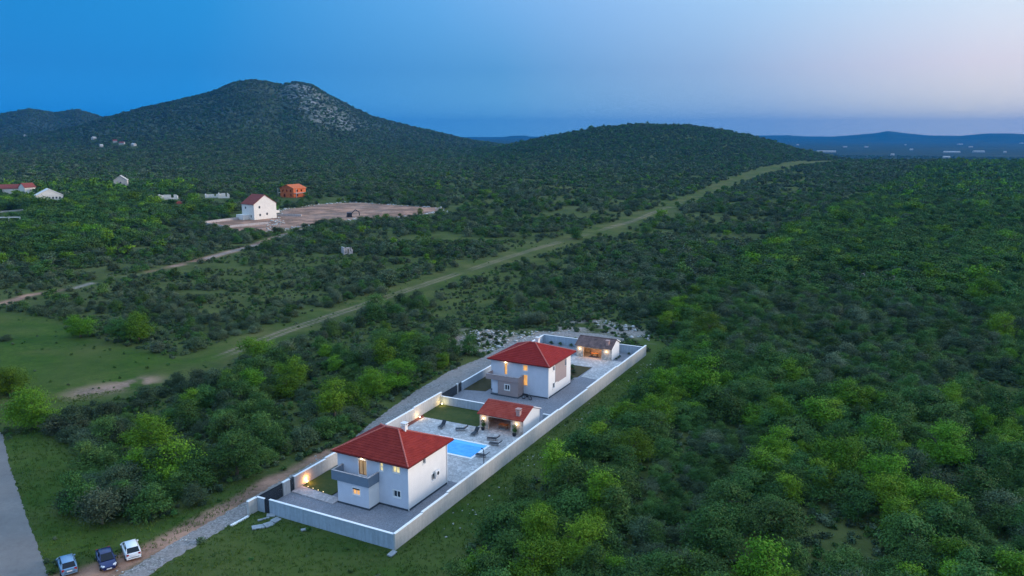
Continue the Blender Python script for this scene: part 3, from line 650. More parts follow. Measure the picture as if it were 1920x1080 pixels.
# ------------------------------------------------------------------ pool
pr = lroot('swimming_pool', 24.6, 4.9, 'rectangular blue swimming pool with white rim beside the near villa', 'pool')
PX, PY = 5.5, 8.6; b = MB()
b.box(0, .35, 0, PY, .02, .13).box(PX-.35, PX, 0, PY, .02, .13).box(.351, PX-.351, 0, .35, .02, .13).box(.351, PX-.351, PY-.35, PY, .02, .13); b.build('pool_rim', M['coping'], pr)
k_ = NM('pool_water'); nn = k_.noise(1.4, 4); mixc = k_.mix(k_.rng(nn, .35, .65), (.030, .33, .86), (.06, .42, .95)); k_.col(mixc).rough(.04); k_.b.inputs['Specular IOR Level'].default_value = .4
k_.bump(k_.noise(3, 3), .05, .05); M['pool'] = k_.m
MB().box(.352, PX-.352, .352, PY-.352, .03, .085).build('water', M['pool'], pr)
MB().box(PX-1.25, PX-.353, .353, PY-.353, .0851, .091).build('shallow_step', NM('pool_step').col((.10, .50, .95)).rough(.08).m, pr)

# ------------------------------------------------------------------ loungers
def lounger(u, v, rz, label):
    r = lroot('sun_lounger', u, v, label, 'sun lounger', 'sun loungers around the pool', .075, rz)
    MB().box(-1.0, .35, -.32, .32, .30, .36).build('seat', M['dark'], r)
    a = radians(38); L = .75
    MB().add([(.36, -.32, .30), (.36, .32, .30), (.36+L*cos(a), .32, .30+L*sin(a)), (.36+L*cos(a), -.32, .30+L*sin(a)),
              (.33, -.32, .36), (.33, .32, .36), (.33+L*cos(a), .32, .36+L*sin(a)), (.33+L*cos(a), -.32, .36+L*sin(a))],
             [(0, 3, 2, 1), (4, 5, 6, 7), (0, 1, 5, 4), (1, 2, 6, 5), (2, 3, 7, 6), (3, 0, 4, 7)]).build('backrest', M['dark'], r)
    for x, y in ((-.9, -.28), (-.9, .28), (.3, -.28), (.3, .28)): MB().cyl((x, y, 0), (x, y, .299), .025, .025, 6).build('leg', M['dark'], r)
lounger(33.1, 15.0, radians(8), 'dark sun lounger standing alone at the lawn end of the deck')
lounger(33.3, 11.6, radians(-60), 'dark sun lounger turned sideways between deck and lawn')
lounger(32.9, 9.1, radians(5), 'dark sun lounger in front of the open kitchen')
lounger(32.1, 5.5, radians(-75), 'dark sun lounger with raised back near the right pier of the kitchen')
lounger(30.5, 4.3, radians(-80), 'dark low lounger just beyond the pool corner')
lounger(26.0, 3.9, radians(-85), 'dark low lounger between the pool and the long wall')
sh = lroot('pool_shower', 24.0, 2.6, 'thin dark curved shower column beside the pool', 'shower', z=.075)
MB().tube([(0, 0, 0), (0, 0, 1.7), (.05, .08, 1.95), (.15, .25, 2.12), (.2, .42, 2.12), (.22, .5, 2.0)], .055, 8).build('shower_column', M['dark'], sh, smooth=True)
MB().box(-.25, .25, -.25, .25, 0, .03).build('base_plate', M['metal'], sh)

# ------------------------------------------------------------------ garden spots
def spot(u, v, z, label, power, du, dv, col=(1, .55, .16)):
    r = lroot('garden_light', u, v, label, 'garden light', 'warm garden spotlights', z)
    MB().cyl((0, 0, 0), (0, 0, .22), .03, .03, 6).build('stake', M['dark'], r); MB().cyl((0, 0, .22), (0, 0, .36), .09, .11, 8).build('lamp_head', M['bulb'], r)
    d = bpy.data.lights.new('spot_glow', 'POINT'); d.energy = power; d.color = col; d.shadow_soft_size = .06
    o = bpy.data.objects.new('spot_glow', d); COL.objects.link(o); o.parent = r; o.location = (du, dv, .5)
spot(8.2, 19.55, .15, 'warm spotlight glowing orange on the wall of the front garden', 110, .1, 0.0, (1, .40, .09))
spot(34.6, 20.1, .05, 'warm spotlight in the mulch bed against the white pool wall', 40, 0, 0, (1, .66, .28))
spot(41.4, 20.3, .09, 'bright yellow garden light in the far corner of the lawn', 40, -.15, -.15, (1, .70, .22))
for i, (uu, vv) in enumerate(((7.3, 18.6), (7.2, 17.7), (7.1, 16.8), (7.0, 15.9))):
    r = lroot('edge_light', uu, vv, 'tiny white marker light in the row along the front garden edge', 'garden light', 'row of tiny marker lights by the front garden', .15)
    MB().cyl((0, 0, 0), (0, 0, .12), .05, .05, 8).build('lamp_body', M['dark'], r); MB().cyl((0, 0, .121), (0, 0, .16), .055, .04, 8).build('lamp_head', NM('marker').m if False else M['bulbc'], r)

# ------------------------------------------------------------------ cars
def paint(name, c, met=.3):
    k = NM(name); k.col(c).rough(.28); k.b.inputs['Metallic'].default_value = met; k.b.inputs['Specular IOR Level'].default_value = .5
    k.b.inputs['Coat Weight'].default_value = .5; k.b.inputs['Coat Roughness'].default_value = .08; return k.m
M['carwhite'] = paint('white_car_paint', (.74, .76, .78), 0); M['carnavy'] = paint('navy_car_paint', (.012, .022, .10)); M['carsilver'] = paint('silver_blue_car_paint', (.16, .30, .46), .4)
M['carglass'] = NM('car_glass').col((.012, .016, .022)).rough(.06).m
M['tail'] = simple('tail_lamp', (.30, .012, .012), .25); M['head'] = simple('head_lamp', (.62, .66, .70), .2, .05); M['plate'] = simple('plate_white', (.75, .75, .74), .5, .02)
def car(loc, rz, paintm, label, kind='hatch'):
    """x forward; stations are lofted into one smooth body, a glasshouse sits on it"""
    r = empty('parked_car', loc, rz, label, 'car', 'cars parked on the bare earth'); r.scale = (.94, .94, .94)
    L, Wd = 4.1, 1.70
    # (x, belt z, half width, bottom z)
    if kind == 'hatch':
        st = [(-2.0, .62, .66, .42), (-1.97, .88, .74, .28), (-1.75, .98, .81, .24), (-1.0, .97, .85, .22), (0, .93, .85, .22), (.75, .91, .85, .22), (1.3, .82, .82, .24), (1.75, .70, .74, .26), (1.98, .52, .60, .32)]
        gh = [(-1.86, .98, .66, .0), (-1.42, 1.36, .60, 1), (-.9, 1.45, .60, 1), (.1, 1.46, .60, 1), (.38, 1.40, .59, 1), (1.12, .90, .68, 0)]
    else:
        st = [(-2.1, .60, .64, .42), (-2.07, .86, .72, .28), (-1.85, .95, .80, .24), (-1.0, .95, .85, .22), (0, .92, .85, .22), (.75, .89, .85, .22), (1.3, .81, .82, .24), (1.85, .70, .76, .26), (2.08, .52, .62, .32)]
        gh = [(-1.62, .95, .66, 0), (-1.05, 1.33, .58, 1), (-.6, 1.41, .59, 1), (.1, 1.42, .59, 1), (.40, 1.36, .58, 1), (1.15, .88, .68, 0)]
    v = []; f = []; nps = 10
    for x, zb, hw, z0 in st:
        mid = (z0+zb)/2
        ring = [(-hw*.86, z0), (-hw*.99, z0+.10), (-hw, mid), (-hw*.97, zb-.06), (-hw*.86, zb+.01), (hw*.86, zb+.01), (hw*.97, zb-.06), (hw, mid), (hw*.99, z0+.10), (hw*.86, z0)]
        v += [(x, y, z) for y, z in ring]
    for i in range(len(st)-1):
        for j in range(nps): a = i*nps+j; b = i*nps+(j+1) % nps; f.append((a, b, b+nps, a+nps))
    f.append(tuple(range(nps))[::-1]); f.append(tuple(range((len(st)-1)*nps, len(st)*nps)))
    body = MB().add(v, f).build('body', paintm, r, smooth=True)
    md = body.modifiers.new('soft', 'BEVEL'); md.width = .03; md.segments = 2; md.limit_method = 'ANGLE'
    # glasshouse: dark band with body coloured roof
    g = MB(); gv = []
    for x, zt, hw, _ in gh:
        base = .93
        gv += [(x, -hw-.10 if _ else -hw, base-.03), (x, -hw, zt), (x, hw, zt), (x, hw+.10 if _ else hw, base-.03)]
    gf = []
    for i in range(len(gh)-1):
        for j in range(3): a = i*4+j; gf.append((a, a+4, a+5, a+1))
    gf.append((0, 1, 2, 3)); gf.append(tuple(range((len(gh)-1)*4, len(gh)*4))[::-1]); g.add(gv, gf); g.build('side_glass', M['carglass'], r)
    rf = MB(); rv = []; xs = gh[1:-1]
    for x, zt, hw, _ in xs: rv += [(x, -hw-.015, zt-.05), (x, -hw*.93, zt+.022), (x, hw*.93, zt+.022), (x, hw+.015, zt-.05)]
    rff = [(i*4+j, i*4+4+j, i*4+5+j, i*4+1+j) for i in range(len(xs)-1) for j in range(3)]
    rf.add(rv, rff); rf.build('roof', paintm, r, smooth=True)
    for s in (-1, 1):                                      # pillars
        for (a, b) in ((0, 1), (5, 4)):
            xa, za, ha = gh[a][0], gh[a][1], gh[a][2]; xb, zb_, hb = gh[b][0], gh[b][1], gh[b][2]
            MB().cyl((xa, s*(ha+.02), za-.02), (xb, s*(hb-.0), zb_-.02), .045, .045, 6).build('pillar', paintm, r)
        MB().cyl((-.32, s*.72, .93), (-.32, s*.605, 1.43), .04, .04, 6).build('pillar', paintm, r)
    for x in (-1.28, 1.28):
        for s in (-1, 1):
            t = MB().cyl((x, s*.66, .31), (x, s*.865, .31), .31, .31, 20).build('wheel', M['black'], r)
            MB().cyl((x, s*.86, .31), (x, s*.878, .31), .20, .18, 14).build('rim', M['metal'], t)
    xe = st[0][0]; xf = st[-1][0]
    for s in (-1, 1):
        MB().box(xe+.01, xe+.20, s*.60-.12, s*.60+.12, .66, .90).build('tail_light', M['tail'], r)
        MB().add([(xf-.42, s*.70-.0, .64), (xf-.08, s*.40, .60), (xf-.04, s*.60, .52), (xf-.30, s*.785, .56), (xf-.38, s*.70, .74), (xf-.12, s*.40, .70), (xf-.10, s*.60, .66), (xf-.30, s*.77, .70)],
                 [(0, 1, 2, 3), (7, 6, 5, 4), (0, 4, 5, 1), (1, 5, 6, 2), (2, 6, 7, 3), (3, 7, 4, 0)]).build('headlight', M['head'], r)
        MB().box(.72, .86, s*.86-.08, s*.86+.1, .90, 1.02).build('wing_mirror', paintm, r)
    MB().box(xe-.05, xe+.06, -.74, .74, .30, .56).build('rear_bumper', paintm, r); MB().box(xf-.06, xf+.04, -.60, .60, .24, .40).build('front_bumper', paintm if kind == 'hatch' else M['carnavy'], r)
    MB().box(xe-.07, xe-.051, -.26, .26, .60 if kind == 'hatch' else .40, .71 if kind == 'hatch' else .51).build('number_plate', M['plate'], r)
    MB().box(xf+.041, xf+.055, -.26, .26, .30, .41).build('number_plate', M['plate'], r)
    if kind == 'hatch': MB().box(xe-.052, xe-.045, -.55, .55, .44, .50).build('bumper_strip', M['black'], r)
    return r
def car_at(ptail, pnose, paintm, label, kind):
    a = ray_ground(*ptail, .5); b = ray_ground(*pnose, .5); h = atan2(b[1]-a[1], b[0]-a[0]); cx, cy = (a[0]+b[0])/2, (a[1]+b[1])/2
    car((cx, cy, .04), h, paintm, label, kind)
car_at((251, 1044), (240, 1016), M['carwhite'], 'small white hatchback parked nearest the villas with its rear toward the path', 'hatch')
car_at((193, 1033), (205, 1064), M['carnavy'], 'dark navy car in the middle with its bonnet facing the path', 'saloon')
car_at((130, 1071), (122, 1045), M['carsilver'], 'silver-blue hatchback parked nearest the grey road', 'hatch')

# motorbike leaning by the rear villa
mb = lroot('motorbike', 50.6, 9.3, 'dark two-wheeled bike parked against the rear villa front wall', 'motorbike', z=.04, rz=radians(-92))
for x in (-.65, .65):
    n = 18
    tr = MB()
    for i in range(n): tr.cyl((x+.28*cos(2*pi*i/n), 0, .33+.28*sin(2*pi*i/n)), (x+.28*cos(2*pi*(i+1)/n), 0, .33+.28*sin(2*pi*(i+1)/n)), .055, .055, 6)
    wv = tr.build('wheel', M['black'], mb); MB().cyl((x, -.03, .33), (x, .03, .33), .22, .22, 12).build('rim', M['metal'], wv)
MB().tube([(-.65, .07, .33), (-.2, .07, .45), (.35, .07, .75), (.65, .07, .33)], .035).tube([(-.65, -.07, .33), (-.2, -.07, .45), (.35, -.07, .75), (.65, -.07, .33)], .035).build('frame', M['metal'], mb)
MB().extr_y([(-.1, .42), (.3, .45), (.42, .85), (-.1, .86), (-.85, .90), (-.80, .78), (-.25, .70)], -.13, .13).build('fairing', M['dark'], mb)
MB().tube([(.36, -.33, 1.0), (.42, 0, .95), (.36, .33, 1.0)], .02).cyl((.42, 0, .95), (.62, 0, .4), .03, .03).build('handlebar', M['dark'], mb)
MB().box(-.75, .1, -.14, .14, .88, .95).build('saddle', M['black'], mb)

# ------------------------------------------------------------------ far buildings
M['farwhite'] = plaster('far_white_plaster', (.78, .74, .68)); M['farpale'] = plaster('weathered_pale_plaster', (.46, .46, .44)); M['farbrick'] = simple('orange_hollow_brick', (.52, .13, .045), .85, .2, .8)
M['farred'] = tiles('far_red_tiles', (.22, .055, .045), (.30, .08, .06)); M['concrete'] = simple('bare_concrete', (.42, .41, .38), .9, .2, .5)
def gable_house(px, py, rz, L, D, H, rise, label, wall='farwhite', roof='farred', wins=(), side=(), over=.4, name='house', flat=False):
    x, y, z = G(px, py); r = empty(name, (x, y, z), rz, label, 'house'); T = .3
    w = MB(); wall_holes(w, 'x', L/2-T, L/2, -D/2, D/2, -1, H, [(a-.5, a+.5, b, b+1.2) for a, b in wins]); wall_holes(w, 'y', -D/2, -D/2+T, -L/2+T+.001, L/2-T-.001, -1, H, [(a-.5, a+.5, b, b+1.2) for a, b in side])
    w.box(-L/2, -L/2+T, -D/2, D/2, -1, H); w.box(-L/2+T+.001, L/2-T-.001, D/2-T, D/2, -1, H)
    if not flat:   # gables on the x ends: ridge along x
        for xx in (-L/2, L/2-T): w.add([(xx, -D/2, H), (xx, D/2, H), (xx, 0, H+rise), (xx+T, -D/2, H), (xx+T, D/2, H), (xx+T, 0, H+rise)], [(0, 2, 1), (3, 4, 5), (0, 1, 4, 3), (1, 2, 5, 4), (2, 0, 3, 5)])
    w.build('wall', M[wall], r)
    rf = MB(); k = rise/(D/2); a = D/2+over
    if flat: rf.box(-L/2-.2, L/2+.2, -D/2-.2, D/2+.2, H+.001, H+.25)
    else:
        for s in (-1, 1):
            v = [(-L/2-.3, s*a, H-k*over+.05), (L/2+.3, s*a, H-k*over+.05), (L/2+.3, 0, H+rise+.05), (-L/2-.3, 0, H+rise+.05)]
            v += [(p[0], p[1], p[2]+.22) for p in v]; f = [(0, 1, 2, 3), (7, 6, 5, 4), (0, 4, 5, 1), (1, 5, 6, 2), (3, 2, 6, 7), (0, 3, 7, 4)]
            rf.add(v, f if s < 0 else [q[::-1] for q in f])
    rf.build('roof', M[roof], r)
    for a, b in wins: MB().box(L/2-.18, L/2-.15, a-.5, a+.5, b, b+1.2).build('window', M['glass'], r)
    for a, b in side: MB().box(a-.5, a+.5, -D/2+.15, -D/2+.18, b, b+1.2).build('window', M['glass'], r)
    return r
# white house with brown-red roof on the cleared plot: gable end toward us and right
fh = gable_house(487, 409, radians(-38), 10.5, 13.5, 7.8, 4.4, 'white two-storey house with brown-red roof on the bare plot', wins=((-3.4, 5.6), (1.0, 1.9), (-3.2, 1.6)), side=((-2, 5.2), (2.5, 1.0)))
MB().box(-5, 1, -10.5, -6.76, -1, 2.4).build('annex', M['farwhite'], fh)
MB().box(-3, 4.0, 6.76, 9.6, 2.4, 3.6).build('balcony', M['farwhite'], fh)
def low_wall(pts, h, label, mat='concrete', th=.5):
    q = [G(*p) for p in pts]; r = empty('garden_wall', q[0], 0, label, 'wall'); m = MB()
    for a, b in zip(q[:-1], q[1:]):
        d = Vector((b[0]-a[0], b[1]-a[1], 0)).normalized(); n = Vector((-d.y, d.x, 0))*th/2; o = Vector(q[0]); A_ = Vector(a)-o; B_ = Vector(b)-o
        v = [A_-n, B_-n, B_+n, A_+n]; v = [(p.x, p.y, p.z-1.0) for p in v]+[(p.x, p.y, p.z+h) for p in v]; m.add(v, [(0, 3, 2, 1), (4, 5, 6, 7), (0, 1, 5, 4), (1, 2, 6, 5), (2, 3, 7, 6), (3, 0, 4, 7)])
    m.build('wall_body', M[mat], r); return r
low_wall([(376, 420), (440, 412), (452, 411)], 1.1, 'pale low wall running left from the white house', 'step')
low_wall([(376, 420), (422, 428), (503, 420)], 1.1, 'pale low retaining wall in front of the white house', 'step')
low_wall([(515, 405), (540, 405), (565, 406)], 1.2, 'short pale wall to the right of the white house', 'step')
# unfinished orange brick house
x, y, z = G(550, 369); r = empty('brick_house', (x, y, z), radians(62), 'unfinished orange brick house with open concrete balconies', 'house')
w = MB(); wall_holes(w, 'x', -6, -5.7, -6, 6, 0, 6.2, [(-4, -2.8, 3.8, 5.2), (-.5, .7, 3.8, 5.2), (3, 4.2, 3.8, 5.2), (-4, -2.8, .8, 2.4), (1.5, 3, .2, 2.4)]); w.box(5.7, 6, -6, 6, 0, 6.2).box(-5.699, 5.699, 5.7, 6, 0, 6.2)
wall_holes(w, 'y', -6, -5.7, -5.699, 5.699, 0, 6.2, [(-3, -1.6, 3.8, 5.2), (1, 2.4, 3.8, 5.2), (-3, -1.6, .8, 2.2)])
for xx in (-6, 5.7): w.add([(xx, -6, 6.2), (xx, 6, 6.2), (xx, 0, 8.4), (xx+.3, -6, 6.2), (xx+.3, 6, 6.2), (xx+.3, 0, 8.4)], [(0, 2, 1), (3, 4, 5), (0, 1, 4, 3), (1, 2, 5, 4), (2, 0, 3, 5)])
w.build('wall', M['farbrick'], r)
rf = MB()
for s in (-1, 1):
    v = [(-6.4, s*6.6, 5.95), (6.4, s*6.6, 5.95), (6.4, 0, 8.45), (-6.4, 0, 8.45)]; v += [(p[0], p[1], p[2]+.25) for p in v]
    f = [(0, 1, 2, 3), (7, 6, 5, 4), (0, 4, 5, 1), (1, 5, 6, 2), (3, 2, 6, 7), (0, 3, 7, 4)]; rf.add(v, f if s < 0 else [q[::-1] for q in f])
rf.build('roof', M['farbrick'], r)
for s, yy in ((1, 6.01), (-1, -8.5)):
    MB().box(-6, 6, yy, yy+2.5, 2.9, 3.1).box(-6, -5.75, yy+1.1*s+1.0, yy+1.1*s+1.25, 0, 2.89).box(5.75, 6, yy+1.1*s+1.0, yy+1.1*s+1.25, 0, 2.89).box(-6, -5.75, yy+1.1*s+1.0, yy+1.1*s+1.25, 3.11, 5.9).build('terrace', M['concrete'], r)
# white gabled house left
gh_ = gable_house(92, 376, radians(-55), 11, 16, 3.6, 4.2, 'long white gabled house among the trees at the left', wins=((-2, 1.5), (0, 1.5), (2, 1.5), (4, 1.5), (6, 1.5)), roof='farwhite', side=((-2, 1.4),))
gable_house(22, 362, radians(20), 14, 9, 3.6, 2.6, 'red-roofed cottage half hidden at the left edge'); gable_house(52, 362, radians(60), 8, 8, 4.4, 2.8, 'small red-roofed cottage beside the white gabled house')
gable_house(228, 352, radians(-70), 10, 10, 6.5, 3.5, 'pale stone house overgrown by trees on the plain', wall='concrete', roof='concrete', wins=((0, 4),))
def ruin(px, py, L, D, H, label, rz=.3, mat='farwhite', name='ruined_house'):
    x, y, z = G(px, py); r = empty(name, (x, y, z), rz, label, 'ruin'); w = MB(); T = .5
    w.box(-L/2, -L/2+T, -D/2, D/2, -1, H).box(L/2-T, L/2, -D/2, D/2*.3, -1, H*.7); wall_holes(w, 'y', -D/2, -D/2+T, -L/2+T+.001, L/2-T-.001, -1, H, [(-L*.34, -L*.20, .6, H), (-L*.08, L*.04, .3, H*.8), (L*.16, L*.30, 1.0, H)]); w.box(-L/2+T+.001, L*.1, D/2-T, D/2, -1, H*.8)
    w.build('wall', M[mat], r); return r
ruin(316, 373, 12, 6, 3.0, 'roofless white building left of the white house'); ruin(338, 382, 5, 4, 1.8, 'small salmon-coloured hut below the roofless white building', mat='ridge')
ruin(398, 370, 9, 6, 2.3, 'low white ruin beside the pale quarry heap', mat='farwhite'); ruin(420, 371, 7, 5, 3.4, 'taller white ruin at the end of the quarry heap')
ruin(651, 476, 3.4, 3.2, 2.6, 'lone small stone ruin in the green scrub', rz=.5, mat='step')
x, y, z = G(18, 421); r = empty('concrete_frame', (x, y, z), radians(5), 'bare white concrete portal frame at the left edge', 'structure'); MB().box(-5.5, 5.5, -.2, .2, 3.4, 3.9).box(-5.5, -5.1, -.2, .2, -1, 3.399).box(-.2, .2, -.2, .2, -1, 3.399).box(5.1, 5.5, -.2, .2, -1, 3.399).build('frame', M['farwhite'], r)
low_wall([(-20, 400), (20, 397), (55, 394)], .8, 'long pale wall behind the concrete frame')
# village on the slope and pale farm buildings of the plain
vill = [(176, 258, 16, 'pale house highest in the distant village'), (190, 273, 9, 'tiny white house below the distant village'), (216, 264, 14, 'reddish-roofed village house left of its neighbour'), (229, 268, 16, 'reddish-roofed village house right of its neighbour'), (251, 271, 12, 'grey-roofed house at the right end of the distant village'), (47, 253, 20, 'dim pale building at the foot of the far left hill')]
for i, (a, b, L, lab) in enumerate(vill): gable_house(a, b+3, radians(75-25*i), L*.62, 7, 3.6, 2.2, lab, wall='farpale', roof='farred' if i in (2, 3) else 'farpale')
random.seed(21)
FB = [(1500, 287, 60), (1518, 288, 50), (1545, 285, 80), (1560, 285, 40), (1785, 286, 80), (1835, 285, 60), (1800, 271, 50), (1915, 269, 40), (1830, 304, 18)]+[(random.uniform(1455, 1915), random.choice((272, 276, 281, 286, 291, 296)), random.uniform(14, 30)) for _ in range(13)]
for i, (a, b, L) in enumerate(FB):
    xx, yy = ray_ground(a, b, -60); zz = float(height(xx, yy))
    r = empty('farm_building', (xx, yy, zz), radians(random.uniform(-10, 10)), 'pale speck of a farm building out on the distant blue plain', 'building', 'pale buildings on the distant plain')
    h = 6; d_ = min(L*.4, 18); MB().box(-L/2, L/2, -d_/2, d_/2, -3, h).build('wall', M['farpale'], r)
    MB().add([(-L/2-.5, -d_/2-.5, h+.01), (L/2+.5, -d_/2-.5, h+.01), (L/2+.5, d_/2+.5, h+.01), (-L/2-.5, d_/2+.5, h+.01), (-L/2, 0, h+4), (L/2, 0, h+4)], [(0, 1, 5, 4), (2, 3, 4, 5), (0, 4, 3), (1, 2, 5), (3, 2, 1, 0)]).build('roof', M['farpale'], r)
# small black digger on the cleared plot
x, y, z = G(655, 407); r = empty('excavator', (x, y, z), radians(20), 'small dark excavator arm on the cleared ground', 'excavator')
MB().box(-1.4, 1.4, -1.1, -.6, 0, .7).box(-1.4, 1.4, .6, 1.1, 0, .7).build('track', M['black'], r); MB().box(-1.2, 1.3, -1, 1, .75, 2.4).build('cab', M['dark'], r)
MB().tube([(1, 0, 1.6), (3.2, 0, 3.8), (5.2, 0, 2.6), (5.4, 0, .7)], .22).build('arm', M['dark'], r)

# ------------------------------------------------------------------ vegetation
def foliage(name, c1, c2, var=.35):
    k = NM(name); oi = k.node('ShaderNodeObjectInfo'); at = k.node('ShaderNodeAttribute', attribute_name='tone')
    a = k.mix(at.outputs['Fac'], c1, c2); hs = k.node('ShaderNodeHueSaturation'); k.l.new(a, hs.inputs['Color'])
    k.l.new(k.rng(oi.outputs['Random'], 0, 1, 1-var, 1+var), hs.inputs['Value']); hs.inputs['Saturation'].default_value = 1.0 if 'lime' in name else .90
    m2 = k.mul(k.mul(oi.outputs['Random'], 7.31), 1.0, 'FRACT') if False else k.node('ShaderNodeMath', operation='FRACT')
    mm = k.mul(oi.outputs['Random'], 7.31); k.l.new(mm, m2.inputs[0]); k.l.new(k.rng(m2.outputs[0], 0, 1, .485, .515), hs.inputs['Hue'])
    k.l.new(hs.outputs[0], k.b.inputs['Base Color']); k.rough(.75); k.b.inputs['Specular IOR Level'].default_value = .12
    return k.m
M['leaf_dark'] = foliage('dark_scrub_leaves', (.027, .060, .024), (.084, .134, .056))
M['leaf_mid'] = foliage('green_leaves', (.025, .076, .013), (.078, .186, .024))
M['leaf_lime'] = foliage('lime_leaves', (.042, .118, .007), (.140, .270, .018))
M['leaf_grey'] = foliage('grey_green_leaves', (.046, .078, .036), (.120, .165, .082))
M['bark'] = simple('grey_bark', (.10, .085, .07), .9, .3, 4)
def crown_mesh(name, seed, n, leaf, mat, tall=1.0, base=.05, lobes=11, wid=1.0):
    """leaf clumps over irregular lobes, unit crown about 1 wide and `tall` high; quads bent toward the sky"""
    R = np.random.default_rng(seed)
    ca = R.uniform(0, 2*pi, lobes); cr = np.sqrt(R.uniform(0, 1, lobes))*.30*wid; cz = R.uniform(.18, .78, lobes)
    cr *= np.where(cz > .6, .6, 1.0); rad = R.uniform(.10, .22, lobes)*(1 if lobes < 16 else .92)*np.where(cz > .65, .85, 1.1); cz = np.where(np.arange(lobes) < lobes//4, R.uniform(.10, .3, lobes), cz)
    cx = cr*np.cos(ca); cy = cr*np.sin(ca); cz = base+(cz)*(tall-base)
    li = R.choice(lobes, n, p=rad**2/np.sum(rad**2))
    d = R.normal(size=(n, 3)); d /= np.linalg.norm(d, axis=1)[:, None]; d[:, 2] = np.where(d[:, 2] < -.35, -d[:, 2], d[:, 2])
    bump = .96+.34*np.sin(d[:, 0]*7+li)*np.sin(d[:, 1]*6+2*li)+.18*np.sin(d[:, 2]*11+li*3)
    sd = R.normal(size=(46, 3)); sd[:, 2] = np.abs(sd[:, 2])*.8; sd /= np.linalg.norm(sd, axis=1)[:, None]; near_ = (d@sd.T).max(1); sprig = np.clip((near_-.955)/.04, 0, 1)
    rr = rad[li]*bump*(R.uniform(.60, 1.06, n)+sprig*R.uniform(0, .75, n))
    P = np.stack([cx[li], cy[li], cz[li]], -1)+d*rr[:, None]*np.array([1, 1, .9]); P[:, 2] = np.maximum(P[:, 2], base*.3+.01)
    nrm = d*.7+np.array([0, 0, .35])+R.normal(size=(n, 3))*.55; nrm /= np.linalg.norm(nrm, axis=1)[:, None]
    t = np.cross(nrm, R.normal(size=(n, 3))); t /= np.linalg.norm(t, axis=1)[:, None]; b = np.cross(nrm, t)
    s = leaf*R.uniform(.55, 1.25, n)[:, None]; s2 = s*R.uniform(.5, .95, n)[:, None]
    V = np.stack([P-t*s, P-b*s2*.7+nrm*s*.2, P+t*s, P+b*s2*.7+nrm*s*.1], 1).reshape(-1, 3)
    F = np.arange(4*n).reshape(n, 4); m = bpy.data.meshes.new(name)
    m.vertices.add(4*n); m.vertices.foreach_set('co', V.astype(np.float32).ravel()); m.loops.add(4*n); m.loops.foreach_set('vertex_index', F.astype(np.int32).ravel())
    m.polygons.add(n); m.polygons.foreach_set('loop_start', np.arange(0, 4*n, 4, dtype=np.int32)); m.update(calc_edges=True)
    tone = np.clip(.25+.5*R.uniform(0, 1, n)+.35*(R.uniform(0, 1, lobes)[li]-.5), 0, 1)
    at = m.attributes.new('tone', 'FLOAT', 'POINT'); at.data.foreach_set('value', np.repeat(tone, 4).astype(np.float32)); m.materials.append(M[mat]); return m
def trunk_mesh(name, seed, h=.45, r=.035):
    R = random.Random(seed); m = MB(); x = y = 0; pts = [(0, 0, -.08)]
    for i in range(3): x += R.uniform(-.03, .03); y += R.uniform(-.03, .03); pts.append((x, y, h*(i+1)/3))
    for i, (a, b) in enumerate(zip(pts[:-1], pts[1:])): m.cyl(a, b, r*(1-.22*i), r*(1-.22*(i+1)), 7)
    for i in range(5):
        a = 2*pi*i/5+R.uniform(-.4, .4); s = pts[2 if i % 2 else 3]; l = R.uniform(.12, .22); e = (s[0]+l*cos(a), s[1]+l*sin(a), s[2]+R.uniform(.08, .2)); m.cyl(s, e, r*.4, r*.10, 5)
    me = bpy.data.meshes.new(name); me.from_pydata(m.v, [], m.f); me.materials.append(M['bark']); return me
KINDS = ['dark', 'mid', 'lime', 'grey']; NEAR = {}; MIDL = {}; FARL = {}
LEAFM = {'dark': 'leaf_dark', 'mid': 'leaf_mid', 'lime': 'leaf_lime', 'grey': 'leaf_grey'}
for i, kd in enumerate(KINDS):
    tl = {'dark': .72, 'mid': .95, 'lime': 1.0, 'grey': .75}[kd]; bs = {'dark': .0, 'mid': .0, 'lime': .02, 'grey': .0}[kd]
    NEAR[kd] = [crown_mesh('crown_'+kd, 100+i*10+j, 6500, .021, LEAFM[kd], tl*(1, .85, 1.2)[j], bs, (17, 22, 14)[j], (1, 1.15, .8)[j]) for j in range(3)]
    MIDL[kd] = [crown_mesh('crown_'+kd, 200+i*10+j, 1100, .046, LEAFM[kd], tl*.95, bs, 13) for j in range(2)]
    FARL[kd] = [crown_mesh('crown_'+kd, 300+i*10+j, 190, .105, LEAFM[kd], tl*.85, bs, 8) for j in range(2)]
TRK = [trunk_mesh('trunk', s) for s in range(3)]
HUGE = {kd: [crown_mesh('crown_'+kd, 400+j+7*(kd == 'mid'), 15000, .0145, LEAFM[kd], (.95, .88, 1.0)[j], .0, (19, 23, 17)[j], 1.0) for j in range(3)] for kd in ('mid', 'lime')}

# ---- where things grow (zones given on the ground, decided from the masks above)
Z_WOODR = lotpoly([(-60, -9), (-16, -9), (0, -8), (12, -6.5), (32, -6.2), (54, -5.8), (72, -4.8), (86, -4.2), (96, -2), (104, 2), (130, 6), (240, 10), (500, 0), (1400, -60), (1400, -1500), (-60, -400)])
Z_DARK1 = gp((1330, 560), (1500, 520), (1700, 535), (1880, 600), (1900, 760), (1700, 770), (1560, 775), (1480, 700), (1380, 690))
Z_OPEN2 = gp((1140, 900), (1230, 800), (1400, 790), (1470, 850), (1400, 960), (1420, 1090), (1150, 1090))
Z_LEFTV = gp((-200, 345), (60, 335), (250, 330), (350, 345), (360, 400), (300, 440), (200, 470), (-200, 500))
Z_SPARSE = gp((-200, 560), (0, 520), (200, 500), (420, 470), (640, 470), (800, 480), (700, 540), (560, 600), (420, 640), (300, 600), (100, 590), (-200, 600))
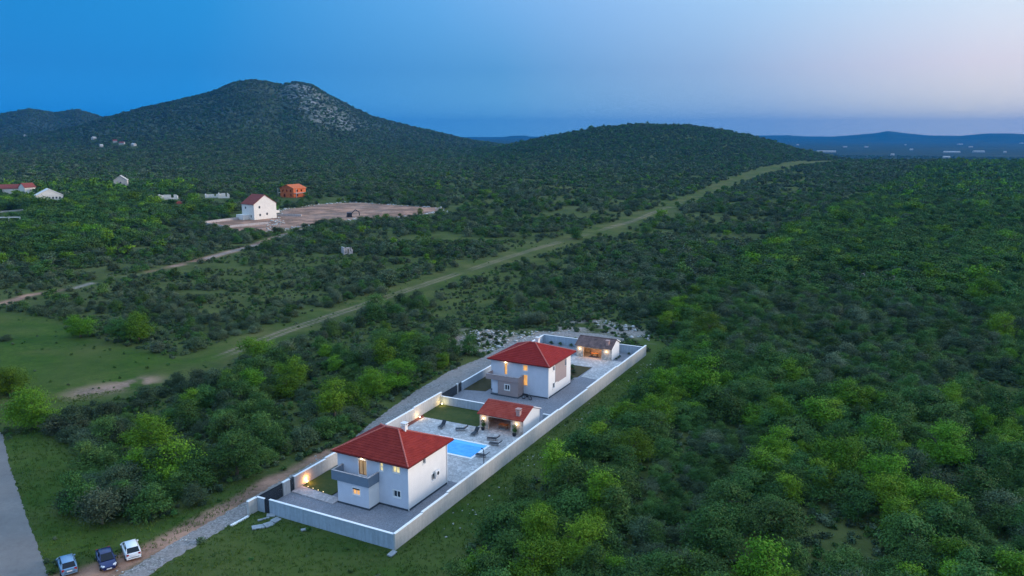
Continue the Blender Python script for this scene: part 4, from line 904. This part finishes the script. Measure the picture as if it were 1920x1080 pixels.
Z_SPARSE2 = gp((860, 480), (1100, 420), (1200, 400), (1210, 450), (1100, 520), (960, 560), (820, 600), (780, 560))
Z_STRIPL = lotpoly([(-12, 26.5), (10, 27), (30, 27), (46, 31.5), (70, 31), (70, 60), (40, 62), (0, 55)])
bright_spots = []    # hand placed, most telling trees: px, py of the base, width m, height factor, kind, label
HAND = [
 (70, 800, 9.2, 'lime', 'largest yellow-green tree at the left beside the bend of the road'),
 (20, 740, 7.5, 'lime', 'yellow-green tree behind the largest one at the left edge'),
 (285, 850, 8.2, 'lime', 'bright lime tree standing alone in the dark scrub above the parked cars'),
 (443, 895, 7.8, 'mid', 'round fresh green tree next to the gravel path in front of the near villa'),
 (150, 632, 7.5, 'lime', 'yellow-green tree at the upper edge of the meadow'),
 (262, 640, 8.5, 'lime', 'wide yellow-green tree in the hedge above the meadow'),
 (222, 640, 7.0, 'mid', 'mid-green tree left of the wide yellow-green one above the meadow'),
 (480, 680, 7.8, 'lime', 'pale lime tree at the lower edge of the grass firebreak'),
 (625, 785, 6.8, 'lime', 'yellow-green tree beside the gravel path left of the near villa roof'),
 (660, 770, 6.0, 'lime', 'lime tree next to the gravel edge behind the near villa roof'),
 (537, 745, 5.5, 'lime', 'slim lime tree in the scrub left of the gravel path'),
 (745, 730, 7.8, 'lime', 'tall lime tree at the wide bend of the gravel track'), (705, 740, 7.0, 'lime', 'lime tree left of the tall one at the gravel bend'),
 (715, 660, 7.5, 'mid', 'fresh green tree behind the lime trees at the gravel bend'), (770, 690, 6.0, 'mid', 'round green tree beside the gravel spread'),
 (705, 585, 6.5, 'mid', 'green tree right on the grass firebreak'), (1080, 448, 8.2, 'mid', 'lone tree standing out beside the middle of the firebreak'),
 (880, 665, 5.5, 'mid', 'green tree among the rubble behind the rear villa'),
 (1000, 1100, 7.5, 'lime', 'pale lime tree at the bottom edge right of the wall corner'), (965, 1055, 5.4, 'mid', 'green tree nearest the corner of the long wall'),
 (1015, 1045, 6.0, 'lime', 'lime tree in the wood near the corner of the long wall'), (1085, 1055, 7.2, 'lime', 'yellow-green tree with spreading crown at the bottom centre'), (1130, 1040, 5.8, 'mid', 'mid-green tree touching the yellow-green spreading one'),
 (1330, 1050, 8.0, 'mid', 'bushy green tree at the bottom right of centre'), (1455, 1030, 8.2, 'mid', 'rounded bright green tree beside the dark clearing'),
 (1575, 895, 8.2, 'lime', 'olive-green tree behind the dark clearing'), (1665, 945, 8.0, 'lime', 'olive-green tree in the middle of the lower right wood'),
 (1760, 870, 9.0, 'lime', 'widest lime-green tree in the right-hand wood'), (1880, 850, 6.0, 'lime', 'small light green tree near the right edge'),
 (1815, 950, 6.5, 'mid', 'fresh green tree below the widest lime-green one'), (1700, 1040, 6.0, 'mid', 'green tree near the lower right corner'), (1590, 1075, 4.5, 'mid', 'small bright tree at the bottom of the dark clearing'),
 (1190, 870, 7.0, 'lime', 'lime tree in the row across the mown strip from the kitchen'), (1230, 800, 7.0, 'lime', 'lime tree behind the row along the mown strip'), (1165, 930, 5.8, 'mid', 'green tree at the near end of the lime row'),
 (1290, 745, 7.5, 'lime', 'tall lime tree level with the rear villa'), (1330, 700, 7.0, 'mid', 'green tree beyond the tall lime one'), (1250, 690, 6.0, 'mid', 'green tree at the far corner of the long wall'),
 (1330, 640, 7.8, 'lime', 'bright tree behind the far corner of the lot'), (1240, 600, 7.0, 'mid', 'green tree beyond the rubble heap'), (1370, 790, 6.5, 'mid', 'green tree at the edge of the low dark scrub'),
 (1840, 570, 9.2, 'lime', 'broad bright tree at the far right'), (1880, 640, 8.2, 'lime', 'bright tree in front of the broad one at the far right'), (1900, 545, 8.2, 'mid', 'green tree at the right edge behind the bright pair'),
 (1210, 440, 7.8, 'mid', 'dark green tree right beside the firebreak crest path'),
]
def grow():
    """candidate points on jittered rings; returns arrays x,y,width,kind"""
    X = []; Y = []; Wd = []; K = []
    rings = [(40, 170, 2.1), (170, 420, 2.7), (420, 900, 3.9), (900, 1700, 6.0), (1700, 4300, 11.0)]
    for r0, r1, sp in rings:
        n = int((r1-r0)/sp)
        for i in range(n):
            r = r0+(i+.5)*sp; half = .66 if r1 < 4000 else .62; m = max(1, int(2*half*r/sp)); a = (np.arange(m)+.5)/m*2*half-half
            a = a+rng.uniform(-.5, .5, m)*2*half/m*1.1; rr = r+rng.uniform(-.55, .55, m)*sp; X.append(rr*np.sin(a)); Y.append(rr*np.cos(a)); Wd.append(np.full(m, sp))
    x = np.concatenate(X); y = np.concatenate(Y); sp = np.concatenate(Wd); n = len(x); r = np.hypot(x, y)
    px, py = project(x, y, height(x, y)); u_, v_ = to_lot(x, y)
    nz = fnoise(x, y, 38, 201); nz2 = fnoise(x, y, 14, 202); nz3 = fnoise(x, y, 110, 203, 4)
    keep = np.ones(n, bool)
    keep &= sdist(x, y, LOT) > 1.8; keep &= sdist(x, y, GRAVEL) > 2.4; keep &= sdist(x, y, ROAD) > 1.5; keep &= sdist(x, y, BROWN) > 2.4
    keep &= (sdist(x, y, MEADOW) > .8+4*(nz2-.5)) | ((sdist(x, y, SHRUBM) < 1.5) & (rng.uniform(0, 1, n) < .5)) | (rng.uniform(0, 1, n) < .012); keep &= sdist(x, y, GRASSR) > 2.4; keep &= sdist(x, y, GRASSF) > .8; keep &= sdist(x, y, GRASSL) > .8
    keep &= (sdist(x, y, QUARRY) > 1.5) & (sdist(x, y, FARYARD) > 1.5) & (sdist(x, y, CLEAR2) > .5)
    keep &= (sdist(x, y, RUB) > 0) | (rng.uniform(0, 1, n) < .10)
    keep &= (sdist(x, y, CLEAR1) > 0) | (rng.uniform(0, 1, n) < .15)
    wf = 1+np.clip((r-550)/500, 0, 1.6); df = ldist(x, y, FIRE)/wf; keep &= (df > 6.6+5*(nz2-.5)) | (rng.uniform(0, 1, n) < .06)
    keep &= (ldist(x, y, TRACK2) > 3.2) & ~(((ldist(x, y+7, TRACK2) < 4.5) | (ldist(x, y+14, TRACK2) < 5) | (ldist(x, y+21, TRACK2) < 5)) & (r < 460) & (rng.uniform(0, 1, n) < .55))
    for kk in (.02, .04, .06): keep &= ~((ldist(x*(1+kk), y*(1+kk), FIRE) < 6*wf) & (rng.uniform(0, 1, n) < (.62 if kk < .05 else .45)))
    for q in ((487, 409, 9), (550, 369, 9), (92, 376, 10), (316, 373, 9), (400, 370, 9), (18, 421, 6), (651, 476, 3.5), (22, 362, 7), (52, 362, 6), (228, 352, 7), (176, 261, 12), (190, 276, 9), (216, 267, 11), (229, 271, 11), (251, 274, 10), (47, 256, 12), (20, 397, 8), (655, 407, 5), (338, 382, 4), (420, 371, 7), (385, 368, 8)):
        cx, cy, _ = G(q[0], q[1]); keep &= np.hypot(x-cx, y-cy) > q[2]
        dd = np.hypot(cx, cy); dx, dy = cx/dd, cy/dd; al = (cx-x)*dx+(cy-y)*dy; ac = np.abs((cx-x)*dy-(cy-y)*dx); keep &= ~((al > 0) & (al < np.clip(dd*.09, 22, 120)) & (ac < q[2]*.9))
    woodr = sdist(x, y, Z_WOODR) < 0
    dk1 = sdist(x, y, Z_DARK1)+(nz-.5)*20 < 0; op2 = sdist(x, y, Z_OPEN2)+(nz-.5)*6 < 0
    spz = (sdist(x, y, Z_SPARSE)+(nz-.5)*20 < 0) | (sdist(x, y, Z_SPARSE2) < 0)
    lv = sdist(x, y, Z_LEFTV)+(nz-.5)*60 < 0; sl_ = sdist(x, y, Z_STRIPL) < 0
    u = rng.uniform(0, 1, n); w = rng.uniform(2.2, 4.6, n)*np.where(rng.uniform(0, 1, n) < .12, 1.4, 1.); kind = np.where(u < .52, 0, np.where(u < .74, 1, np.where(u < .76, 2, 3)))
    # left and middle scrub: greyish low bushes with gaps of grass
    dens = sstep(.40, .58, nz*.45+nz2*.55)*.85+.07
    w = np.where(spz, rng.uniform(1.5, 3.4, n), w); kind = np.where(spz, np.where(u < .55, 0, np.where(u < .86, 3, 1)), kind); dens = np.where(spz, sstep(.42, .60, nz2)*.75+.04, dens)
    w = np.where(lv, rng.uniform(3.8, 7.0, n), w); kind = np.where(lv, np.where(u < .2, 0, np.where(u < .9, 1, 2)), kind); dens = np.where(lv, .8, dens)
    kind = np.where(sl_, np.where(u < .40, 0, np.where(u < .93, 1, 2)), kind); w = np.where(sl_, rng.uniform(2.8, 5.4, n), w)
    limeb = (nz3 > .53) & woodr
    kw = np.where(u < .16, 0, np.where(u < .93, 1, 2)); kw = np.where(limeb, np.where(u < .05, 0, np.where(u < .78, 1, 2)), kw)
    kind = np.where(woodr, kw, kind); w = np.where(woodr, rng.uniform(2.7, 5.7, n)*np.where(rng.uniform(0, 1, n) < .12, 1.25, 1.), w); dens = np.where(woodr, .25+.72*sstep(.28, .44, nz2*.6+nz*.4), dens)
    kind = np.where(woodr & (r > 420), np.where(u < .2, 0, np.where(u < .93, 1, 2)), kind)
    kind = np.where(dk1, np.where(u < .40, 0, np.where(u < .88, 1, 3)), kind); w = np.where(dk1, rng.uniform(2.6, 4.8, n), w)
    kind = np.where(op2, np.where(u < .35, 0, np.where(u < .92, 1, 3)), kind); w = np.where(op2, rng.uniform(1.8, 3.6, n), w); dens = np.where(op2, .7, dens)
    far = (r > 800) & ~woodr; kind = np.where(far, np.where(u < .62, 0, np.where(u < .85, 1, 3)), kind); dens = np.where(r > 1000, .55+.4*sstep(.4, .6, nz3), dens)
    hill2 = (px > 880) & (px < 1560) & (r > 1150); kind = np.where(hill2, np.where(u < .70, 0, 1), kind)
    # sizes grow where the grid is coarser, so the cover stays closed
    w = w*np.select([r < 170, r < 420, r < 900, r < 1700], [1.0, 1.0, 1.12, 1.45], 2.1)*np.where(r < 1700, 1, 1)
    wj = np.where(u > .97, 1.3, 1.0)
    big = w*wj
    # thin out where bushes are much wider than the grid step
    dens = dens*np.clip((sp*1.25/np.maximum(w, 1e-3)), .25, 1)**1.25*1.25
    zz, gg, mm, rk, _ = zones(x, y); dens = dens*(1-.75*rk*(r > 1700)*(fnoise(x, y, 28, 333) > .46))
    keep &= rng.uniform(0, 1, n) < dens
    keep &= (r < 4200)
    keep &= ~((px > 1560) & (r > 1650)) | (rng.uniform(0, 1, n) < .25)
    for hx, hy, hw, kd, lb in HAND:
        cx, cy, _ = G(hx, hy); keep &= np.hypot(x-cx, y-cy) > hw*.52
    return x[keep], y[keep], big[keep], kind[keep].astype(int)
bx_, by_, bw_, bk_ = grow(); bz_ = height(bx_, by_); br_ = np.hypot(bx_, by_)
bpx, bpy_ = project(bx_, by_, bz_); inframe = (bpx > -40) & (bpx < 1960) & (bpy_ > 200) & (bpy_ < 1120)
score = np.where(inframe, bw_/br_, 0); order = np.argsort(-score); NIND = 300-len(HAND)-10
ind = order[:NIND]; rest = np.setdiff1d(np.arange(len(bx_)), ind)
ZL = {'wood': 'in the wood beside the long white wall', 'scrub': 'in the scrub between the gravel track and the firebreak', 'cars': 'in the thicket behind the parked cars', 'far': 'beyond the far end of the lot', 'right': 'in the low scrub of the right-hand wood'}
DL = {'dark': 'dark grey-green bush', 'mid': 'mid-green leafy tree', 'lime': 'yellow-green leafy tree', 'grey': 'pale grey-green bush'}
CL = {'dark': 'bush', 'mid': 'tree', 'lime': 'tree', 'grey': 'bush'}; NLn = {'dark': 'dark_bush', 'mid': 'green_tree', 'lime': 'lime_tree', 'grey': 'grey_bush'}
PROTO = {}
def plant(kd, j, x, y, z, w, hs, rz, label, group, lod=None):
    key = (kd, j, lod)
    if key not in PROTO:
        src = (lod or NEAR)[kd] if lod is None else {'mid': MIDL, 'far': FARL, 'huge': HUGE}[lod][kd]
        cr = bpy.data.objects.new('crown', src[j % len(src)]); tk = bpy.data.objects.new('trunk', TRK[j % 3]); PROTO[key] = (cr, tk)
        a, b = cr, tk
    else: a, b = PROTO[key][0].copy(), PROTO[key][1].copy()
    r = bpy.data.objects.new(NLn[kd], None); r.empty_display_size = .1; COL.objects.link(r)
    for c_ in (a, b): COL.objects.link(c_); c_.parent = r
    r.location = (x, y, z-.05); r.rotation_euler = (0, 0, rz); r.scale = (w, w, w*hs); tag(r, label, CL[kd], group); return a
for i, (hx, hy, hw, kd, lb) in enumerate(HAND):
    x, y, z = G(hx, hy); plant(kd, i % 3, x, y, z, hw, random.uniform(.80, .95), random.uniform(0, 6.28), lb, None, 'huge' if hw > 6.9 else None)
for i in ind:
    kd = KINDS[bk_[i]]; u_, v_ = to_lot(bx_[i], by_[i])
    zn = ('wood' if v_ < 0 and u_ < 90 and v_ > -32 else 'right' if v_ < 0 else 'cars' if u_ < 22 else 'scrub' if u_ < 90 else 'far')
    lb = DL[kd]+' '+ZL[zn]; plant(kd, int(rng.integers(3)), bx_[i], by_[i], float(bz_[i]), float(bw_[i])*1.12, random.uniform(.72, 1.0), random.uniform(0, 6.28), lb, lb.replace('bush ', 'bushes ').replace('tree ', 'trees '))
# a few mid and far ones of their own; their crown meshes are also what the mass planting repeats
lod_pos = [(640, 520), (600, 545), (720, 505), (560, 570), (900, 470), (820, 450), (1000, 430), (760, 470)]
LODSRC = {}
for i, kd in enumerate(KINDS):
    for j in range(3): LODSRC[('n', kd, j)] = None
extra = []
q = 0
lab_ex = ['second', 'third', 'fourth', 'fifth']
for i, kd in enumerate(KINDS):
    for lod in ('mid', 'far'):
        for j in range(2):
            hx, hy = [(1010, 400), (980, 380), (1040, 370), (930, 390), (900, 410), (870, 430), (1090, 360), (1120, 345), (60, 500), (120, 490), (240, 480), (300, 470), (760, 440), (1000, 350), (850, 370), (1150, 330)][q]; q += 1
            x, y, z = G(hx, hy)
            a = plant(kd, j, x, y, z, 5.0 if lod == 'mid' else 6.0, .85, q*1.3, DL[kd]+' on the open plain beyond the firebreak', DL[kd].split()[0]+' plants scattered on the plain', lod)
            LODSRC[(lod, kd, j)] = a
for kd in KINDS:
    for j in range(3):
        if (kd, j, None) not in PROTO:
            x, y, z = G(700+40*j, 560+10*KINDS.index(kd)); plant(kd, j, x, y, z, 4.0, .85, j, DL[kd]+' in the scrub near the grass firebreak', 'plants near the grass firebreak')
        LODSRC[('n', kd, j)] = PROTO[(kd, j, None)][0]
# ---- the mass of woodland as one object: points that repeat the crowns above
def mass(name, x, y, z, w, kid, srcs, label, kind='stuff'):
    m = bpy.data.meshes.new(name); n = len(x); m.vertices.add(n); m.vertices.foreach_set('co', np.stack([x, y, z-.1], -1).astype(np.float32).ravel())
    a = m.attributes.new('kid', 'INT', 'POINT'); a.data.foreach_set('value', kid.astype(np.int32))
    s = m.attributes.new('scl', 'FLOAT_VECTOR', 'POINT'); s.data.foreach_set('vector', np.stack([w, w, w*rng.uniform(.70, 1.0, n)], -1).astype(np.float32).ravel())
    t = m.attributes.new('rot', 'FLOAT_VECTOR', 'POINT'); t.data.foreach_set('vector', np.stack([rng.uniform(-.12, .12, n), rng.uniform(-.12, .12, n), rng.uniform(0, 6.28, n)], -1).astype(np.float32).ravel())
    o = bpy.data.objects.new(name, m); COL.objects.link(o)
    ng = bpy.data.node_groups.new(name, 'GeometryNodeTree'); ng.interface.new_socket('Geometry', in_out='INPUT', socket_type='NodeSocketGeometry'); ng.interface.new_socket('Geometry', in_out='OUTPUT', socket_type='NodeSocketGeometry')
    gi = ng.nodes.new('NodeGroupInput'); go = ng.nodes.new('NodeGroupOutput'); jn = ng.nodes.new('GeometryNodeJoinGeometry')
    def attr(nm_, ty):
        q = ng.nodes.new('GeometryNodeInputNamedAttribute'); q.data_type = ty; q.inputs['Name'].default_value = nm_; return q.outputs['Attribute']
    ak, asc, ar = attr('kid', 'INT'), attr('scl', 'FLOAT_VECTOR'), attr('rot', 'FLOAT_VECTOR')
    for i, so_ in enumerate(srcs):
        oi = ng.nodes.new('GeometryNodeObjectInfo'); oi.inputs['Object'].default_value = so_; oi.inputs['As Instance'].default_value = True; oi.transform_space = 'ORIGINAL'
        cp = ng.nodes.new('FunctionNodeCompare'); cp.data_type = 'INT'; cp.operation = 'EQUAL'; ng.links.new(ak, cp.inputs[2]); cp.inputs[3].default_value = i
        ip = ng.nodes.new('GeometryNodeInstanceOnPoints'); ng.links.new(gi.outputs[0], ip.inputs['Points']); ng.links.new(cp.outputs[0], ip.inputs['Selection'])
        ng.links.new(oi.outputs['Geometry'], ip.inputs['Instance']); ng.links.new(ar, ip.inputs['Rotation']); ng.links.new(asc, ip.inputs['Scale']); ng.links.new(ip.outputs[0], jn.inputs[0])
    ng.links.new(jn.outputs[0], go.inputs[0]); md = o.modifiers.new('plants', 'NODES'); md.node_group = ng
    tag(o, label, None, None, kind); return o
srcs = []; sid = {}
for lod, cnt in (('n', 3), ('mid', 2), ('far', 2)):
    for i, kd in enumerate(KINDS):
        for j in range(cnt): sid[(lod, i, j)] = len(srcs); srcs.append(LODSRC[(lod, kd, j)])
rr_ = br_[rest]; lodn = np.where(rr_ < 230, 0, np.where(rr_ < 620, 1, 2)); jj = rng.integers(0, 6, len(rest)); table = np.zeros((3, 4, 6), int)
for (l, i, j), s in sid.items():
    li = ['n', 'mid', 'far'].index(l)
    for t in range(6):
        if t % (3 if l == 'n' else 2) == j: table[li, i, t] = s
kid = table[lodn, bk_[rest], jj]
mass('woodland', bx_[rest], by_[rest], bz_[rest], bw_[rest]*1.12, kid, srcs, 'continuous green scrub and woodland covering the plain and hills')
print('plants', len(bx_), 'individual', len(ind)+len(HAND), 'mass', len(rest))

# ---- low growth between the bushes in the near ground, and rough grass
def undergrowth():
    n = 42000; a = rng.uniform(-.62, .62, n); r = np.sqrt(rng.uniform(55**2, 330**2, n)); x = r*np.sin(a); y = r*np.cos(a)
    keep = (sdist(x, y, LOT) > .4) & (sdist(x, y, GRAVEL) > .1) & (sdist(x, y, ROAD) > .2) & (sdist(x, y, BROWN) > .0)
    df = ldist(x, y, FIRE); gz = (sdist(x, y, GRASSR) < .5) | (sdist(x, y, GRASSF) < .5) | (sdist(x, y, GRASSL) < .5) | (sdist(x, y, MEADOW) < 0) | (df < 7)
    keep &= (~gz) | (rng.uniform(0, 1, n) < .05)
    keep &= (ldist(x, y, TRACK2) > 2.5) & (sdist(x, y, QUARRY) > 0) & ((sdist(x, y, RUB) > 0) | (rng.uniform(0, 1, n) < .3))
    sp_ = (sdist(x, y, Z_SPARSE) < 0) | (sdist(x, y, Z_SPARSE2) < 0); keep &= (~sp_) | ((rng.uniform(0, 1, n) < .45) & (fnoise(x, y, 12, 55) > .46))
    w = np.where(gz, rng.uniform(.35, .9, n), rng.uniform(.6, 1.7, n)); u = rng.uniform(0, 1, n); k = np.where(gz, np.where(u < .8, 1, 3), np.where(u < .55, 0, np.where(u < .85, 1, 3)))
    kid = table[2, k, rng.integers(0, 6, n)]; x, y, w, kid = x[keep], y[keep], w[keep], kid[keep]
    mass('undergrowth', x, y, height(x, y)+.05, w, kid, srcs, 'low tufts of grass and seedlings between the bushes')
undergrowth()
def blades():
    n = 46000; V = []; a = rng.uniform(-.60, .50, n); r = np.sqrt(rng.uniform(58**2, 150**2, n)); x = r*np.sin(a); y = r*np.cos(a)
    ok = (sdist(x, y, LOT) > .2) & (sdist(x, y, GRAVEL) > 0) & (sdist(x, y, ROAD) > .1) & ((sdist(x, y, GRASSR) < 1) | (sdist(x, y, GRASSF) < 1) | (sdist(x, y, GRASSL) < 1.5) | (sdist(x, y, MEADOW) < 1)); x = x[ok]; y = y[ok]; n = len(x)
    m = 5; X = np.repeat(x, m)+rng.normal(0, .10, n*m); Y = np.repeat(y, m)+rng.normal(0, .10, n*m); h = rng.uniform(.12, .34, n*m); d = rng.uniform(0, 2*pi, n*m); wd = .035
    dx, dy = np.cos(d)*wd, np.sin(d)*wd; lx, ly = rng.normal(0, .08, n*m), rng.normal(0, .08, n*m)
    z0 = height(X, Y); P = np.stack([np.stack([X-dx, Y-dy, z0-.02], -1), np.stack([X+dx, Y+dy, z0-.02], -1), np.stack([X+lx, Y+ly, z0+h], -1)], 1).reshape(-1, 3)
    o = np_mesh('grass', P, np.arange(len(P)).reshape(-1, 3), M['blade']); tag(o, 'rough grass of the mown strips and the meadow', kind='stuff')
k = NM('grass_blade'); g = k.node('ShaderNodeNewGeometry').outputs['Position']; k.col(k.mix(k.rng(k.noise(.25, 5, .7, g), .38, .62), (.038, .095, .010), (.100, .160, .022))).rough(.8); M['blade'] = k.m
blades()
# ---- rubble: loose limestone, one mass
def stones(name, spots, label):
    V = []; F = []
    ico = [(0, 0, 1), (.9, 0, .35), (.3, .85, .3), (-.7, .55, .35), (-.75, -.5, .3), (.25, -.85, .35), (0, 0, -.4)]
    fc = [(0, 1, 2), (0, 2, 3), (0, 3, 4), (0, 4, 5), (0, 5, 1), (6, 2, 1), (6, 3, 2), (6, 4, 3), (6, 5, 4), (6, 1, 5)]
    for x, y, s in spots:
        z = float(height(x, y)); a = random.uniform(0, 6.28); n = len(V); sx, sy, sz = s*random.uniform(.6, 1.3), s*random.uniform(.6, 1.2), s*random.uniform(.4, .9)
        for p in ico:
            q = (p[0]*sx*random.uniform(.8, 1.2), p[1]*sy*random.uniform(.8, 1.2), p[2]*sz*random.uniform(.8, 1.2)); V.append((x+q[0]*cos(a)-q[1]*sin(a), y+q[0]*sin(a)+q[1]*cos(a), z+q[2]))
        F += [tuple(i+n for i in f) for f in fc]
    o = np_mesh(name, np.array(V), np.array(F), M['rock']); tag(o, label, kind='stuff')
sp = []
for _ in range(2600):
    u_, v_ = random.uniform(70, 112), random.uniform(2, 46); x, y, _z = U(u_, v_)
    if sdist(x, y, RUB) < 0 and vnoise(x, y, 5, 5) > .46: sp.append((x, y, random.uniform(.08, .38)*random.choice((1, 1, 1, 1.9))))
for _ in range(420):
    u_, v_ = random.uniform(-20, 86), random.choice((random.gauss(22.8, .5), random.gauss(-2.6, 1.0))); x, y, _z = U(u_, v_+(u_*.05 if v_ > 5 else 0))
    if vnoise(x, y, 5, 9) > .5 and sdist(x, y, LOT) > .3: sp.append((x, y, random.uniform(.06, .20)))
for _ in range(500):
    i = random.randrange(len(QUARRY)); a, b = QUARRY[i], QUARRY[(i+1) % len(QUARRY)]; t = random.random(); sp.append((a[0]+(b[0]-a[0])*t+random.gauss(0, 1.5), a[1]+(b[1]-a[1])*t+random.gauss(0, 1.5), random.uniform(.25, .9)))
stones('rubble', sp, 'loose pale limestone rubble around the lot and the quarry edge')
# slabs leaning in the grass in front of the gate
for i, (a, b, l, w_, rz_, ti, lb) in enumerate([(484, 990, 1.8, 1.1, .4, .05, 'grey concrete slab lying flat, leftmost of the pile'), (505, 985, 1.9, 1.0, 1.0, .35, 'tilted concrete slab in the middle of the pile'), (517, 977, 1.6, 1.0, 1.2, .22, 'bluish slab at the right end of the pile by the wall'),
                                                (508, 968, 1.3, .8, .2, .12, 'pale block of stone touching the front wall'), (570, 995, .9, .5, .5, .1, 'small lone pale slab in the grass below the front wall'), (735, 1040, 1.6, .8, 1.2, .15, 'blue-grey slab at the foot of the sharp wall corner'), (494, 975, 1.9, .3, .8, .2, 'narrow pale kerb stone beside the slab pile')]):
    x, y = ray_ground(a, b); l *= .75; w_ *= .72; s = MB().box(-l/2, l/2, -w_/2, w_/2, 0, .14).build('stone_slab', M['slabm'], loc=(x, y, .06)); s.rotation_euler = (ti, ti*.5, rz_); tag(s, lb, 'slab', 'slabs lying in front of the wall')
x0, y0 = ray_ground(433, 987); x1, y1 = ray_ground(466, 969); kb = MB().box(0, math.hypot(x1-x0, y1-y0), -.15, .15, -.1, .16).build('kerb_stone', M['coping'], loc=(x0, y0, 0), rz=atan2(y1-y0, x1-x0)); tag(kb, 'long white kerb stone beside the gravel track left of the gate', 'kerb')

# ---- small shrubs inside the lot
def shrub(u, v, w, hs, kd, label, z=.05, pot=False, group=None, nm='shrub'):
    r = lroot(nm, u, v, label, 'shrub', group, z)
    if pot: MB().cyl((0, 0, 0), (0, 0, .42), .22, .30, 12).build('pot', M['dark'], r)
    c = bpy.data.objects.new('foliage', MIDL[kd][0]); COL.objects.link(c); c.parent = r; c.location = (0, 0, .38 if pot else 0); c.scale = (w, w, w*hs); return r
shrub(34.9, 8.9, .95, 1.7, 'mid', 'potted shrub lit by the lamp on the left pier of the pool kitchen', .075, True); shrub(34.9, 3.6, 1.0, 1.7, 'mid', 'potted shrub lit by the lamp on the right pier of the pool kitchen', .075, True)
for i, (a, b, lb) in enumerate([(64.4, 9.2, 'leafy bush at the back corner of the rear villa'), (67.5, 8.0, 'leafy plant at the edge of the rear patio'), (63.9, 7.0, 'low plant beside the rear villa wall'), (70.5, 9.5, 'dark shrub in the plot behind the rear villa')]): shrub(a, b, 1.5, .9, 'dark', lb)
for i, vv in enumerate((20.6, 18.5, 16.0, 13.4)): shrub(85.1, vv, 1.1, 1.0, 'dark', 'small dark shrub in the row along the far end wall', group='shrubs along the far end wall')
for i, (a, b) in enumerate(((84.8, 3.2), (84.9, 1.9), (83.4, 1.6))): shrub(a, b, .8, 1.0, 'dark', 'tiny dark shrub beside the barbecue house corner', group='tiny shrubs in the far corner')
for i, (a, b) in enumerate(((80.4, 4.3), (81.5, 4.3), (82.4, 4.3))): shrub(a, b, .7, .8, 'dark', 'dark plant at the foot of the barbecue house side wall', group='plants along the barbecue house side')

# ------------------------------------------------------------------ air
k = bpy.data.materials.new('haze_air'); k.use_nodes = True; t = k.node_tree; t.nodes.clear()
o_ = t.nodes.new('ShaderNodeOutputMaterial'); pv = t.nodes.new('ShaderNodeVolumePrincipled'); pv.inputs['Color'].default_value = (.01, .24, .64, 1); pv.inputs['Density'].default_value = 7.0e-5; pv.inputs['Anisotropy'].default_value = .1
t.links.new(pv.outputs[0], o_.inputs['Volume'])
hz = MB().box(-17500, 17500, -17500, 17500, -110, 330).build('haze', k); tag(hz, kind='stuff')
